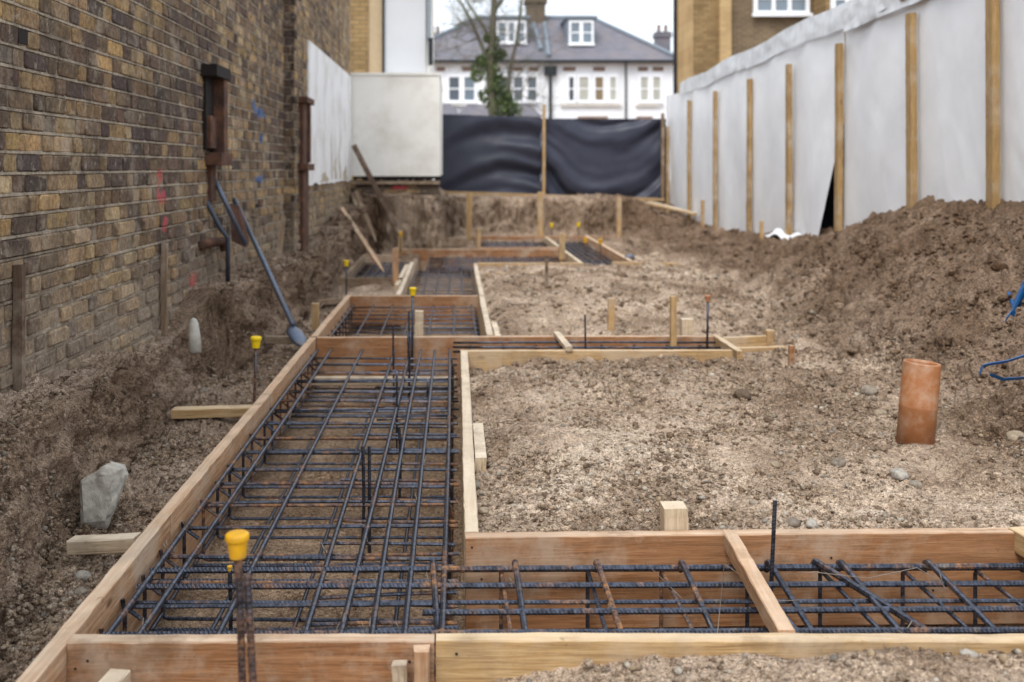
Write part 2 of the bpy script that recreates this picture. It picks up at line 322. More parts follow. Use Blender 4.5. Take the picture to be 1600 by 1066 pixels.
def ground(X, Y, noisy=True):
    X = np.asarray(X, float); Y = np.asarray(Y, float)
    h = open_ground(X, Y)
    # spoil heap against the hoarding
    fx = 3.3 + .055*Y; xf = np.interp(Y, [2.5,3.3,4,5,6,7,8.3,9.5,12,15,22], [2.9,2.3,2.2,2.32,2.36,2.40,2.55,2.75,3.25,3.7,4.2]) + .12*pnoise(Y*.9, X*0, 2.5)
    cz = np.interp(Y, [2,3,4,5,6,7,8.3,9.2,10.1,11,12.2,16], [.3,.5,.72,.86,.92,.92,.88,.72,.56,.44,.34,.15])
    tt = np.clip((X - xf) / (fx + .05 - xf), 0, 1.3); sh = np.minimum(tt, 1)**1.15 * (1.12 - .12*np.minimum(tt, 1))
    h = np.where(tt > 0, np.minimum(h, .06), h); h = h + np.maximum(cz - h, 0) * sh
    # far bank
    bank = sstep((Y + .25*pnoise(X*1.1, Y*0, 3.3) - 17.5) / .5); top = np.interp(Y, [17.5,18.5,22,60], [.60,.60,.52,.4]) + 0*X
    fade = sstep((3.9 - X) / .8)
    h = h + (np.maximum(top, h) - h) * bank * fade
    h = np.where(Y > 22.3, .5, h)
    # bank under the white box
    bl = sstep((Y - 15.0 + .15*pnoise(X*2, Y, 8.1)) / .35) * sstep((-.15 - X) / .22)
    h = h + (.74 - h) * bl * (h < .74)
    # ledge along the brick wall
    xb = np.interp(Y, *zip(*_bx)) + .08 * pnoise(Y*1.7, X*0, 5.5) + .02*pnoise(Y*4, X*0, 1.5); lz = np.interp(Y, *zip(*_lz)) + .05 * pnoise(X*3, Y*2.5, 9.5)
    t = np.clip((xb - X) / .12, 0, 1)
    k = np.interp(t, [0,.22,.8,.88,1], [0,.13,.90,.97,1])
    h = h + (np.maximum(lz, h) - h) * k
    flatm = 1 - .92*np.clip(np.maximum.reduce([(t > .02)*(t < .92)*1.0, 4*bank*(1-bank)*fade, ((X < xb)*(Y > 5.85)*(Y < 6.5))*1.0, 4*bl*(1-bl)]), 0, 1)
    if noisy:
        a = .55 + .7 * sstep((X - 2.0) / 1.0) * sstep((Y - 3) / 1.5) + .35 * sstep((-1.0 - X) / .2)
        a = np.where(Y > 9, a * 1.4, a) * flatm
        h = h + .042 * a * fbm(X*3.2, Y*3.2, 1.1, 3) + .024 * a * (np.abs(pnoise(X*11, Y*11, 2.7)) * -2 + .6) + .012 * a * (np.abs(fbm(X*24, Y*24, 5.2, 2, .6))*-1.6+.5) + .006*a*fbm(X*60, Y*60, 6.6, 2, .7)
        back = sstep((Y-4.6)/1.2)*(Y < 6.45)*(X > .1) + sstep((X-1.5)/.8)*(Y < 12)*.7 + .5*(Y > 7)*(X > .1)
        h = h + flatm*back*(.030*(np.abs(pnoise(X*7+3, Y*6, 1.9))*-2+.55) + .016*(np.abs(pnoise(X*15, Y*14, 3.9))*-2+.5))
        rut = np.sin((X*1.0 + .35*np.sin(Y*1.3) + Y*.35)*11)*np.exp(-((X-1.35-.25*(Y-5))/.55)**2)*np.exp(-((Y-5.0)/.9)**2)
        h = h + .012*rut
        h = h + .02 * sstep((X-2)/1) * flatm * (np.abs(pnoise(X*6, Y*5, 7.7)) * -2 + .5)
    tr = np.zeros_like(h, bool)
    for x0, x1, y0, y1 in TR: tr |= (X > x0) & (X < x1) & (Y > y0) & (Y < y1 + (.027*np.maximum(X, 0) if x1 == 9.0 else 0))
    near = np.zeros_like(h)                                # earth stays below the board tops next to the boards
    for x0, x1, y0, y1 in TR:
        dx = np.maximum(np.maximum(x0 - X, X - x1), 0); dy = np.maximum(np.maximum(y0 - Y, Y - y1), 0)
        near = np.maximum(near, sstep(1 - np.sqrt(dx*dx + dy*dy) / .16))
    cap = np.minimum(h, -.035 + .015*pnoise(X*6, Y*6, 4.4))
    h = np.where((X > xb + .0), h + (cap - h) * near, h)
    fl = FLOOR + (.02 * fbm(X*4, Y*4, 3.1, 4) + .004*fbm(X*40, Y*40, .5, 2) if noisy else 0)
    return np.where(tr, fl, h)
def gz(x, y): return float(ground(np.array([x]), np.array([y]))[0])

def build_ground():
    xs = list(np.arange(-1.75, -1.05, .0045)) + list(np.arange(-1.05, 2.6, .0095)) + list(np.geomspace(2.6, 9, 170))
    xs += list(-np.geomspace(1.8, 400, 30)) + list(np.geomspace(9.5, 400, 28))
    ys = list(np.geomspace(1.3, 23.5, 700)) + list(np.arange(17.2, 18.4, .025)) + list(np.arange(14.85, 15.5, .025)) + list(np.geomspace(24, 900, 40)) + list(np.linspace(-60, 1.1, 14))
    for x0, x1, y0, y1 in TR:
        xs += [x0-.002, x0+.002, x1-.002, x1+.002]; ys += [y0-.002, y0+.002, y1-.002, y1+.002]
    xs = np.unique(np.round(np.array(sorted(xs)), 4)); ys = np.unique(np.round(np.array(sorted(ys)), 4))
    X, Y = np.meshgrid(xs, ys); Z = np.zeros_like(X)
    for i in range(0, len(ys), 60): Z[i:i+60] = ground(X[i:i+60], Y[i:i+60])
    far = (np.abs(X) > 9) | (Y > 23.5) | (Y < 1.2)
    Z = np.where(far & (Y > 22), .5, Z)
    # push the steep faces about along their normals so that they are not smooth curtains
    gy, gx = np.gradient(Z, ys, xs, edge_order=1)
    sl = np.sqrt(gx**2 + gy**2); intr = np.zeros_like(Z, bool)
    for x0, x1, y0, y1 in TR: intr |= (X > x0-.03) & (X < x1+.03) & (Y > y0-.05) & (Y < y1+.05)
    sel = np.where(intr, 0, sstep((sl - .5) / 1.5))
    nz = 1 / np.sqrt(1 + np.minimum(sl, 6)**2); nx = -gx * nz / np.maximum(1, sl/6); ny = -gy * nz / np.maximum(1, sl/6)
    d = np.zeros_like(Z)
    for i in range(0, len(ys), 60):
        q = slice(i, i+60)
        k_ = np.clip(Y[q]/6, 1, 2.2); d[q] = k_*(.045*fbm(X[q]*6, Y[q]*6, Z[q]*6, 3) + .03*(np.abs(pnoise(X[q]*15, Y[q]*15, Z[q]*13))*-2+.5) + .016*fbm(X[q]*34, Y[q]*34, Z[q]*26, 3, .65))
    X = X + nx*d*sel; Y = Y + ny*d*sel; Z = Z + nz*d*sel
    ny_, nx_ = X.shape
    # tone: dry pale dust on the flat, damp brown mound and banks, shade painted on steep left faces
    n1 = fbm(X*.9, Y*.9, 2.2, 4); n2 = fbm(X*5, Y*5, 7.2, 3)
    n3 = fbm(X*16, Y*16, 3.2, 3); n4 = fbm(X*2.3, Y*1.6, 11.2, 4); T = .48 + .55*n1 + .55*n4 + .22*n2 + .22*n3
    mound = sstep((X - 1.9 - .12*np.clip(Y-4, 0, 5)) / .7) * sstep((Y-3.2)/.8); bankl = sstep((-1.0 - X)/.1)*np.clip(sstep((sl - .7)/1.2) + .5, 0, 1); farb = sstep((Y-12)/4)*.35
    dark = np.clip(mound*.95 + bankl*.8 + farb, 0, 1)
    intr0 = (Z < -.2)
    c = np.empty(X.shape + (4,), np.float32)
    damp_shade = np.array([.315,.245,.195]); dry = np.array([1.14,1.11,1.07]); mid = np.array([.54,.475,.415])
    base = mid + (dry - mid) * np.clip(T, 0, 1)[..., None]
    base = base + (damp_shade*(.85+.35*np.clip(T,0,1))[..., None] - base) * (dark * (.8 + .2*n2))[..., None]
    base = np.where(intr0[..., None], np.array([.78,.67,.56])*(.8+.4*np.clip(T,0,1))[..., None], base)
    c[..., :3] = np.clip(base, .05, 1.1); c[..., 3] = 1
    me = bpy.data.meshes.new('ground')
    V = np.stack([X, Y, Z], -1).reshape(-1, 3).astype(np.float32)
    idx = np.arange(ny_*nx_).reshape(ny_, nx_)
    F = np.stack([idx[:-1,:-1], idx[:-1,1:], idx[1:,1:], idx[1:,:-1]], -1).reshape(-1)
    nf = len(F)//4
    me.vertices.add(len(V)); me.vertices.foreach_set('co', V.ravel()); me.loops.add(len(F)); me.loops.foreach_set('vertex_index', F.astype(np.int32))
    me.polygons.add(nf); me.polygons.foreach_set('loop_start', np.arange(nf, dtype=np.int32)*4)
    me.polygons.foreach_set('use_smooth', np.ones(nf, bool)); me.update(calc_edges=True); me.validate()
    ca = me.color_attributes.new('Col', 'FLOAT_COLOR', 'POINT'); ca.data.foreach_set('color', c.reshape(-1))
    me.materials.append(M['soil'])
    o = bpy.data.objects.new('ground', me); col.objects.link(o); o['kind'] = 'structure'
build_ground()

# ------------------------------------------------------------------ loose stones and clods
def ico(sub=1):
    import bmesh
    bm = bmesh.new(); bmesh.ops.create_icosphere(bm, subdivisions=sub, radius=1)
    v = np.array([p.co[:] for p in bm.verts]); f = np.array([[q.index for q in p.verts] for p in bm.faces]); bm.free(); return v, f
ICO1, ICO2, ICO3 = ico(1), ico(2), ico(3)
def scatter(name, label, n, sizes, pal, mat, regions, flat=(.45,.8), tmpl=ICO1, rough=.25, seed=1, sink=.3, patchy=True):
    rg = np.random.default_rng(seed)
    tv, tf = tmpl; P = []
    for (x0, x1, y0, y1, w) in regions:
        k = int(n*w); y = 1/(1/y1 + (1/y0 - 1/y1)*rg.random(k)); x = x0 + (x1-x0)*rg.random(k); P.append(np.stack([x, y], 1))
    P = np.concatenate(P); z = ground(P[:,0], P[:,1]); ok = z > -.28
    e = .01; dz = np.abs(ground(P[:,0]+e, P[:,1]) - z); ok &= dz < .12
    if patchy: ok &= (fbm(P[:,0]*1.9, P[:,1]*1.5, 21.0, 3) + .5*pnoise(P[:,0]*6, P[:,1]*6, 4.0) + .15 > rg.normal(0,.3,len(P)))
    fx = 3.3+.055*P[:,1]; ok &= (P[:,0] < fx - .1)
    P, z = P[ok], z[ok]; k = len(P)
    lo, hi, pw = sizes; s = lo * (hi/lo)**(rg.random(k)**pw); s *= np.clip(P[:,1]/4.5, 1, 2.2)
    # random rotations
    q = rg.normal(size=(k,4)); q /= np.linalg.norm(q,axis=1)[:,None]; w,x,y_,zz = q.T
    Rm = np.stack([1-2*(y_*y_+zz*zz),2*(x*y_-w*zz),2*(x*zz+w*y_),2*(x*y_+w*zz),1-2*(x*x+zz*zz),2*(y_*zz-w*x),2*(x*zz-w*y_),2*(y_*zz+w*x),1-2*(x*x+y_*y_)],1).reshape(k,3,3)
    sc = np.stack([np.ones(k), .6+.4*rg.random(k), flat[0]+(flat[1]-flat[0])*rg.random(k)],1)
    loc = tv[None]*(1+rough*(rg.random((k,len(tv)))-.5)[...,None]*2)
    loc = loc*sc[:,None,:]
    yaw = rg.random(k)*6.283; tilt = rg.normal(0,.3,k)
    cy, sy = np.cos(yaw), np.sin(yaw); ct, st = np.cos(tilt), np.sin(tilt)
    X1 = loc[...,0]*ct[:,None] + loc[...,2]*st[:,None]; Z1 = -loc[...,0]*st[:,None] + loc[...,2]*ct[:,None]
    X2 = X1*cy[:,None] - loc[...,1]*sy[:,None]; Y2 = X1*sy[:,None] + loc[...,1]*cy[:,None]
    V = np.stack([X2, Y2, Z1], -1)*s[:,None,None]
    V[...,0] += P[:,0,None]; V[...,1] += P[:,1,None]; V[...,2] += (z + s*(.5-sink)*.8)[:,None]
    F = (tf[None] + (np.arange(k)*len(tv))[:,None,None]).reshape(-1)
    pal = np.array([srgb(*p)[:3] for p in pal]); C = pal[rg.integers(0,len(pal),k)]*(.8+.4*rg.random(k))[:,None]
    dk = sstep((P[:,0]-1.9-.12*np.clip(P[:,1]-4,0,5))/.7)*sstep((P[:,1]-3.2)/.8)*.55 + sstep((-1.15-P[:,0])/.15)*.22
    C = C*(1-dk[:,None]*np.array([.92,1.05,1.15]))
    me = bpy.data.meshes.new(name); V = V.reshape(-1,3).astype(np.float32)
    me.vertices.add(len(V)); me.vertices.foreach_set('co', V.ravel()); me.loops.add(len(F)); me.loops.foreach_set('vertex_index', F.astype(np.int32))
    nf = len(F)//3; me.polygons.add(nf); me.polygons.foreach_set('loop_start', np.arange(nf,dtype=np.int32)*3)
    me.polygons.foreach_set('use_smooth', np.ones(nf,bool)); me.update(calc_edges=True)
    c4 = np.ones((k,len(tv),4),np.float32); c4[...,:3] = C[:,None,:]
    ca = me.color_attributes.new('Col','FLOAT_COLOR','POINT'); ca.data.foreach_set('color', c4.ravel())
    me.materials.append(mat); o = bpy.data.objects.new(name, me); col.objects.link(o); tag(o, label, 'loose ground', None, 'stuff')
REG = [(.08,2.6,3.24,6.4,.40),(.1,3.3,7.1,12,.10),(-1.5,-1.0,1.9,9.5,.14),(-1.42,-1.0,1.9,4.2,.12),(-1.5,-1.15,3,9,.10),(.15,3,1.75,2.47,.12),(2.2,3.8,3.3,9,.22)]
SOILPAL = [(228,222,214),(206,198,188),(240,236,230),(186,176,166)]
STONEPAL = [(176,166,150),(150,142,132),(196,188,174),(140,124,106),(170,150,124)]
scatter('gravel', 'small pale pebbles and stone chips lying all over the loose earth', 15000, (.003,.014,2.6), STONEPAL, M['stone'], REG, seed=11)
scatter('soil_crumbs', 'crumbs and clods of dry brown earth covering the dug ground', 60000, (.003,.017,2.5), SOILPAL, M['soil_c'], REG, flat=(.35,.8), rough=.35, seed=12)
scatter('earth_clods', 'larger lumps of brown earth on the spoil and beside the boards', 420, (.014,.036,2.4), SOILPAL, M['soil_c'], [(.3,2.6,4.2,6.35,.3),(2.2,3.6,3.4,8,.45),(-1.45,-1.02,2,8,.08),(.3,3.2,7.2,12,.17)], flat=(.45,.8), tmpl=ICO2, rough=.24, seed=13)

def rock(name, loc, s, seed, mat, colr, label, cat, group=None, sc=(1,.8,.65), rough=.22, blocky=0, tmpl=ICO3):
    v, f = tmpl; v = v.copy()
    if blocky: v = np.sign(v)*np.abs(v)**(1-blocky*.6)
    n = fbm(v[:,0]*1.3+seed*7, v[:,1]*1.3, v[:,2]*1.3, 4)
    v = v*(1+rough*n)[:,None]*np.array(sc)*s
    mb = MB(); mb.add([tuple(p) for p in v], [tuple(int(i) for i in q) for q in f], colr)
    o = mb.build(name, mat, smooth=not blocky); o.location = loc; o.rotation_euler = (0,0,seed*1.3)
    return tag(o, label, cat, group)
cols_ = [srgb(*c)[:3] for c in ((160,150,136),(176,160,138),(140,130,118),(188,182,172))]
# stones one can pick out (pixel, pixel, radius in m, label)
STN = [(742,762,.030,'pale egg shaped stone nearest the side board corner'),(755,800,.021,'small whitish stone between the side board and the earth slope'),
 (1310,727,.034,'tan round stone in the middle of the open earth beside the clay pipe'),(1405,745,.036,'grey brown stone on the earth just in front of the clay pipe'),
 (1430,760,.026,'flat tan stone below the grey brown stone near the clay pipe'),(1212,727,.020,'yellowish pebble left of the tan round stone'),
 (1240,820,.024,'whitish stone touching the long board behind the first trench'),(1268,821,.022,'second whitish stone against the long board behind the first trench'),
 (1358,618,.045,'grey round stone left of the top of the clay pipe'),(1375,650,.035,'pale stone directly left of the clay pipe'),
 (1160,622,.05,'dark round clod of a stone in the middle of the bare earth'),(130,903,.026,'grey flat stone in the gap left of the long board'),
 (126,928,.022,'smaller grey stone under the flat stone left of the long board'),(1394,1012,.026,'white stone in the heap before the front board'),
 (1285,1008,.030,'brown clod like stone on the heap before the front board'),(1515,1030,.024,'grey stone at the edge of the heap before the front board'),
 (318,612,.03,'round stone at the foot of the earth bank above the wooden offcut'),(1588,690,.05,'elongated grey stone on the spoil slope behind the clay pipe')]
for i, (u, v, s, lab) in enumerate(STN):
    p = G(u, v, -.02)
    for _ in range(12): p = G(u, v, gz(p.x, p.y)*.5 + p.z*.5)
    z = gz(p.x, p.y)
    rock('stone', (p.x, p.y, z + s*.2), s, i+1, M['stone'], cols_[i % 4] if 'dark' not in lab and 'brown clod' not in lab else srgb(112,96,80)[:3], lab, 'stone', 'stones lying on the dug ground')
def lump():
    D0 = 3.62; ux = [(124,750),(150,737),(162,727),(187,734),(186,752),(181,788),(168,806),(126,810)]
    P = [A(u, v, D0) for u, v in ux]; o = Vector((P[-1].x, D0, gz(P[-1].x+.05, D0)-.02)); mb = MB(); c = sum((p for p in P), Vector())/len(P)
    n = len(P); dz = 0; P[-1].z -= .05; P[-2].z -= .05
    P = [p + Vector((0,0,dz)) for p in P]; c = c + Vector((0,-.028,dz))
    back = [p.lerp(c, .25) + Vector((.01*math.sin(i*2), .11, .0)) for i, p in enumerate(P)]
    inn = [p.lerp(c, .3) + Vector((0,-.012-.01*math.sin(i*3+1),0)) for i, p in enumerate(P)]
    mb.add([p-o for p in inn+P+back], [tuple(range(n))[::-1]] + [(i, (i+1)%n, n+(i+1)%n, n+i)[::-1] for i in range(n)] + [(n+i, n+(i+1)%n, 2*n+(i+1)%n, 2*n+i)[::-1] for i in range(n)] + [tuple(2*n+i for i in range(n))])
    ob = mb.build('concrete_lump', M['concrete'], loc=o); tag(ob, 'broken pale lump of concrete leaning against the earth bank', 'concrete lump')
    m = ob.modifiers.new('edge','BEVEL'); m.width = .005; m.segments = 2; m = ob.modifiers.new('fine','SUBSURF'); m.subdivision_type = 'SIMPLE'; m.levels = m.render_levels = 4
    tx = bpy.data.textures.new('rough','CLOUDS'); tx.noise_scale = .045; m = ob.modifiers.new('rough','DISPLACE'); m.texture = tx; m.strength = .014
lump()

# ------------------------------------------------------------------ timber
def board(name, label, cat, group, p0, p1, th, ht, mat, parent=None, ztop=None, noise=.0006, part=False, roll=0):
    """a sawn board from p0 to p1 (points on its top centre line)"""
    p0, p1 = Vector(p0), Vector(p1); d = p1 - p0; L = d.length
    b = .003 if th > .03 else .002
    sec = [(-th/2+b,0),(th/2-b,0),(th/2,-b),(th/2,-ht+b),(th/2-b,-ht),(-th/2+b,-ht),(-th/2,-ht+b),(-th/2,-b)]
    n = max(2, int(L/.05)); mb = MB(); vs = []; s0 = random.random()*50
    for i in range(n+1):
        x = L*i/n; wv = .0018*math.sin(x*1.7+s0)*min(1, L/1.5)
        for k, (y, z) in enumerate(sec):
            e = noise*float(random.gauss(0,1))
            vs.append((x, y + wv + e, z + e*.8 + 0.0012*math.sin(x*2.3+s0)*min(1,L/1.5)))
    fs = [(i*8+k, (i+1)*8+k, (i+1)*8+(k+1)%8, i*8+(k+1)%8) for i in range(n) for k in range(8)]
    fs += [tuple(range(8)), tuple(n*8+k for k in range(8))[::-1]]
    mb.add(vs, fs)
    mats_ = [mat]
    if ht > .15 and not part:
        mats_ = [mat, M['nail']]
        for xn in [.02, .05, L-.03, L-.06] + [random.uniform(.1,L-.1) for _ in range(int(L*1.5))]:
            for sgn in (-1, 1):
                zc = -random.uniform(.02, .2); q_ = [(xn+.004*math.cos(a*math.pi/3), sgn*(th/2+.0012), zc+.004*math.sin(a*math.pi/3)) for a in range(6)]
                mb.add(q_, [tuple(range(6)) if sgn < 0 else tuple(range(6))[::-1]], None, 1)
    o = mb.build(name, mats_, parent)
    xa = d.normalized(); ya = Vector((0,0,1)).cross(xa)
    if abs(xa.z) > .9: ya = Vector((0,1,0)); ya = ya - xa*ya.dot(xa)
    ya.normalize(); za = xa.cross(ya)
    mat4 = Matrix((xa, ya, za)).transposed().to_4x4() @ Matrix.Rotation(roll, 4, 'X'); mat4.translation = p0
    o.matrix_world = mat4
    if not part: tag(o, label, cat, group)
    return o
FB = 'boards of the trench shuttering'
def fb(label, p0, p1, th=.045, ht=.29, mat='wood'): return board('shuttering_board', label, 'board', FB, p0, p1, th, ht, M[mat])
# left long side, three lengths
fb('nearest length of the long left board, running out of the picture at the bottom', (-.967,1.5,0), (-.967,3.395,0), mat='wood')
fb('middle length of the long left board, from the joint to past the second yellow cap', (-.967,3.40,-.002), (-.967,5.2,0), mat='wood')
fb('farther length of the long left board, up to the shovel blade', (-.967,5.205,0), (-.967,6.93,0), mat='wood')
fb('left board of the second mesh bay beyond the shovel', (-.967,7.0,-.002), (-.967,9.28,0), mat='wood')
# front
fb('orange brown front board at the left behind the two capped bars', (-.942,2.505,0), (-.052,2.505,0), mat='wood_in')
fb('yellowish front board at the right with earth heaped against it', (-.048,2.505,.001), (4.6,2.50,.002), mat='wood_y')
fb('long board behind the first trench carrying the small pale block', (.03,3.205,0), (1.92,3.255,0), mat='wood_in')
fb('continuation of the board behind the first trench beyond the right edge cleat', (1.925,3.256,.0), (4.6,3.33,0), mat='wood_in')
fb('side board right of the big mesh, between the bare earth and the trench', (.052,3.232,0), (.052,6.41,0), mat='wood_pale')
# second footing
fb('near board of the narrow second trench, bare earth banked against it', (.03,6.435,0), (1.74,6.46,0), mat='wood_y')
fb('far board of the second trench running from the shovel to the end box', (-.94,6.955,0), (1.76,7.0,0), mat='wood_in')
fb('short end board closing the second trench at the right', (1.785,6.42,0), (1.785,7.05,0), th=.04, mat='wood_y')
fb('scalloped yellow plank sticking out right of the end of the second trench', (1.81,6.93,.0), (2.12,6.93,.015), th=.03, ht=.14, mat='wood_y')
fb('small upright block ending the scalloped yellow plank', (2.10,6.93,.05), (2.155,6.93,.05), th=.05, ht=.2, mat='wood_y')
fb('low thin plank lying on the earth right of the end box', (1.82,6.62,-.012), (2.14,6.66,-.012), th=.04, ht=.03, mat='wood_y')
fb('pale low board lying inside the far end of the big mesh', (-.93,6.6,-.2), (.0,6.6,-.2), th=.05, ht=.05, mat='wood_pale')
# bay 3
fb('cross board at the back of the second mesh bay', (-.94,9.2,0), (.2,9.2,0), th=.05, ht=.26, mat='wood_in')
fb('right side board of the second mesh bay', (.235,7.05,0), (.235,9.18,0), mat='wood_pale')
fb('pale doubled plank outside the right side of the second mesh bay', (.30,7.15,-.03), (.285,9.0,-.03), th=.045, ht=.1, mat='wood_pale')
# bay 4
fb('left side board of the narrow third mesh bay', (-.52,9.26,0), (-.53,12.5,0), mat='wood_pale')
fb('right side board of the narrow third mesh bay', (.235,9.24,0), (.235,12.3,0), mat='wood_pale')
fb('pale plank lying along the left of the third mesh bay', (-.585,10.2,-.02), (-.59,12.4,-.02), th=.05, ht=.08, mat='wood_pale')
# left pit
fb('front board of the small square pit at the left', (-1.23,10.7,0), (-.56,10.7,0), ht=.2, mat='wood_grey')
fb('left board of the small square pit', (-1.2,10.74,0), (-1.2,13.45,0), ht=.2, mat='wood_grey')
fb('back board of the small square pit at the left', (-1.23,13.5,0), (-.78,13.5,0), ht=.2, mat='wood')
# cross footing
fb('tall pinkish cross board spanning the third footing', (-.8,14.3,.01), (1.5,14.3,.01), th=.06, ht=.3, mat='wood_in')
fb('lower front board of the third footing right of the mesh bay', (.26,12.35,0), (1.55,12.35,0), th=.06, ht=.25, mat='wood_y')
fb('thin yellow plank lying on the earth before the third footing', (.33,11.2,-.0), (1.3,11.25,.0), th=.05, ht=.04, mat='wood_y')
fb('side board between the third footing and the right pit', (1.52,12.4,0), (1.50,17.0,0), mat='wood_pale')
fb('diagonal right side board of the right pit', (2.13,12.4,.02), (2.17,17.1,.02), th=.05, mat='wood')
fb('loose yellow board lying right of the pit at the third footing', (1.88,12.3,.02), (2.68,12.35,.0), th=.06, ht=.07, mat='wood_y')
fb('farthest cross board at the foot of the earth bank', (.28,17.2,.0), (2.72,17.2,.0), th=.06, ht=.2, mat='wood_in')
fb('short board left of the farthest cross board', (-.9,16.0,.05), (.2,16.0,.05), th=.06, ht=.12, mat='wood_grey')
fb('board across the back of the middle pit', (.3,14.55,.02), (1.5,14.55,.02), th=.05, ht=.2, mat='wood_in')
# planks on the far bank
SP = 'loose planks and offcuts'
def plank(label, a, b, th, ht, mat, name='plank'): return board(name, label, 'plank', SP, a, b, th, ht, M[mat])
plank('long thin plank at the foot of the black sheet', (-.3,21.6,.66), (4.4,21.6,.5), .05, .06, 'wood_y')
plank('yellow board lying flat before the far end of the white hoarding', (3.55,20.6,.52), (4.25,18.2,.34), .09, .04, 'wood_y')
plank('second yellow board beside the far end of the white hoarding', (3.95,20.8,.47), (4.35,18.6,.33), .07, .05, 'wood_pale')
plank('timber offcut between the concrete lump and the long left board', (-1.225,3.26,-.03), (-1.0,3.22,-.006), .055, .045, 'wood_pale', 'timber_offcut')
plank('timber offcut propping the long left board near the second yellow cap', (-1.385,5.02,-.03), (-1.0,5.02,-.02), .07, .045, 'wood_y', 'timber_offcut')
plank('grey offcut behind the shovel blade', (-1.3,7.0,-.0), (-.95,7.0,-.005), .05, .05, 'wood_grey', 'timber_offcut')
plank('short offcut beside the left corner of the second mesh bay', (-1.3,9.0,-.02), (-1.0,9.05,.0), .06, .05, 'wood_grey', 'timber_offcut')
plank('offcut lying behind the small square pit', (-1.35,12.9,.0), (-1.1,13.0,.0), .07, .06, 'wood_grey', 'timber_offcut')
board('spacer_batten', 'flat batten bridging the first trench right of the middle', 'batten', 'battens holding the shuttering apart', (.863,3.235,.006), (.818,2.532,.006), .042, .05, M['wood'])
board('spacer_batten', 'flat batten bridging the first trench at the right picture edge', 'batten', 'battens holding the shuttering apart', (1.79,3.262,.006), (1.85,2.53,.006), .06, .07, M['wood_y'])
board('spacer_batten', 'small batten bridging the narrow second trench', 'batten', 'battens holding the shuttering apart', (.69,7.02,.028), (.71,6.41,.03), .045, .03, M['wood_pale'])
# cleats and blocks
ST = 'stakes and cleats holding the boards'
def stake(label, base, top, w, mat='wood_y', name='stake', d=None, cat='stake'):
    base, top = Vector(base), Vector(top); dr = top - base; L = dr.length; mb = MB(); h = w/2; g = (d or w)/2
    n = 6; vs = []
    for i in range(n+1):
        z = L*i/n; k = .25 if (i == 0 and L > .25) else 1
        for x, y in ((-h,-g),(h,-g),(h,g),(-h,g)):
            e = random.gauss(0,.0012); vs.append((z, x*k+e, y*k+e))
    fs = [(i*4+k, i*4+(k+1)%4, (i+1)*4+(k+1)%4, (i+1)*4+k) for i in range(n) for k in range(4)] + [(3,2,1,0), tuple(n*4+k for k in range(4))]
    mb.add(vs, fs); o = mb.build(name, M[mat])
    xa = dr.normalized(); ya = Vector((1,0,0)); ya = (ya - xa*ya.dot(xa)).normalized(); za = xa.cross(ya)
    m4 = Matrix((xa, ya, za)).transposed().to_4x4(); m4.translation = base; o.matrix_world = m4
    return tag(o, label, cat, ST)
stake('square pale block standing behind the long board of the first trench', (.705,3.29,-.12), (.70,3.29,.066), .074, 'wood_pale', 'timber_block')
stake('pale cleat nailed upright to the front board', (-.082,2.455,-.33), (-.082,2.455,-.003), .036, 'wood', 'cleat', .04)
stake('leaning whitish cleat beside the upright cleat on the front board', (-.12,2.43,-.33), (-.134,2.44,-.03), .036, 'wood_pale', 'cleat', .03)
board('timber_offcut', 'short square timber poking out before the front board at the bottom left', 'timber offcut', SP, (-.80,2.44,-.045), (-.84,2.1,-.045), .052, .05, M['wood_pale'])
stake('pale block fixed outside the side board of the big mesh, narrow face up', (.10,4.35,-.25), (.10,4.35,-.005), .045, 'wood_pale', 'timber_block', .55)
def px_stake(label, u, vt, vb, D, wpx, mat='wood_y', tilt=0, **k):
    t = A(u, vt, D); b = A(u + tilt, vb, D); b.z -= .06
    stake(label, b, t, wpx*D/FPX, mat, **k)
px_stake('square pale block behind the far board of the second trench', 1073, 498, 520, 7.12, 19, 'wood_pale', name='timber_block')
px_stake('short round topped stake in the earth behind the second trench', 955, 466, 520, 7.3, 10, 'wood_y')
px_stake('taller stake standing in the second trench near its right end', 1052, 463, 541, 6.8, 9, 'wood_y')
px_stake('pointed reddish stub in the earth right of the end box', 1237, 540, 570, 6.0, 8, 'wood_in', -2)
px_stake('pale stub standing inside the second mesh bay', 655, 486, 520, 7.25, 13, 'wood_pale')
px_stake('tall stake at the left of the farthest footing', 733, 301, 378, 17.0, 9, 'wood_y')
px_stake('tall stake standing before the middle post of the black sheet', 844, 300, 386, 17.3, 8, 'wood_y')
px_stake('tall stake at the right of the farthest footing', 967, 308, 380, 17.0, 7, 'wood_y')
px_stake('thick orange stake on the middle of the third footing', 878, 365, 405, 13.6, 9, 'wood_y')
px_stake('short stake behind the tall pinkish cross board at its left', 748, 357, 386, 14.8, 6, 'wood_y')
px_stake('orange stake at the left end of the tall pinkish cross board', 626, 360, 395, 14.0, 6, 'wood_y')
px_stake('stake at the corner of the small square pit', 618, 388, 445, 10.6, 9, 'wood')
px_stake('low stake at the corner of the second mesh bay', 493, 474, 515, 7.9, 11, 'wood_y')
px_stake('short stake in the earth before the white hoarding, third bay', 1098, 313, 352, 15.0, 5, 'wood_y')
px_stake('short peg in the earth before the white hoarding, fifth bay', 1190, 345, 372, 12.6, 5, 'wood_y')
px_stake('thin rod like stake with orange head in the earth behind the second trench', 854, 400, 470, 9.3, 5, 'wood_dark')
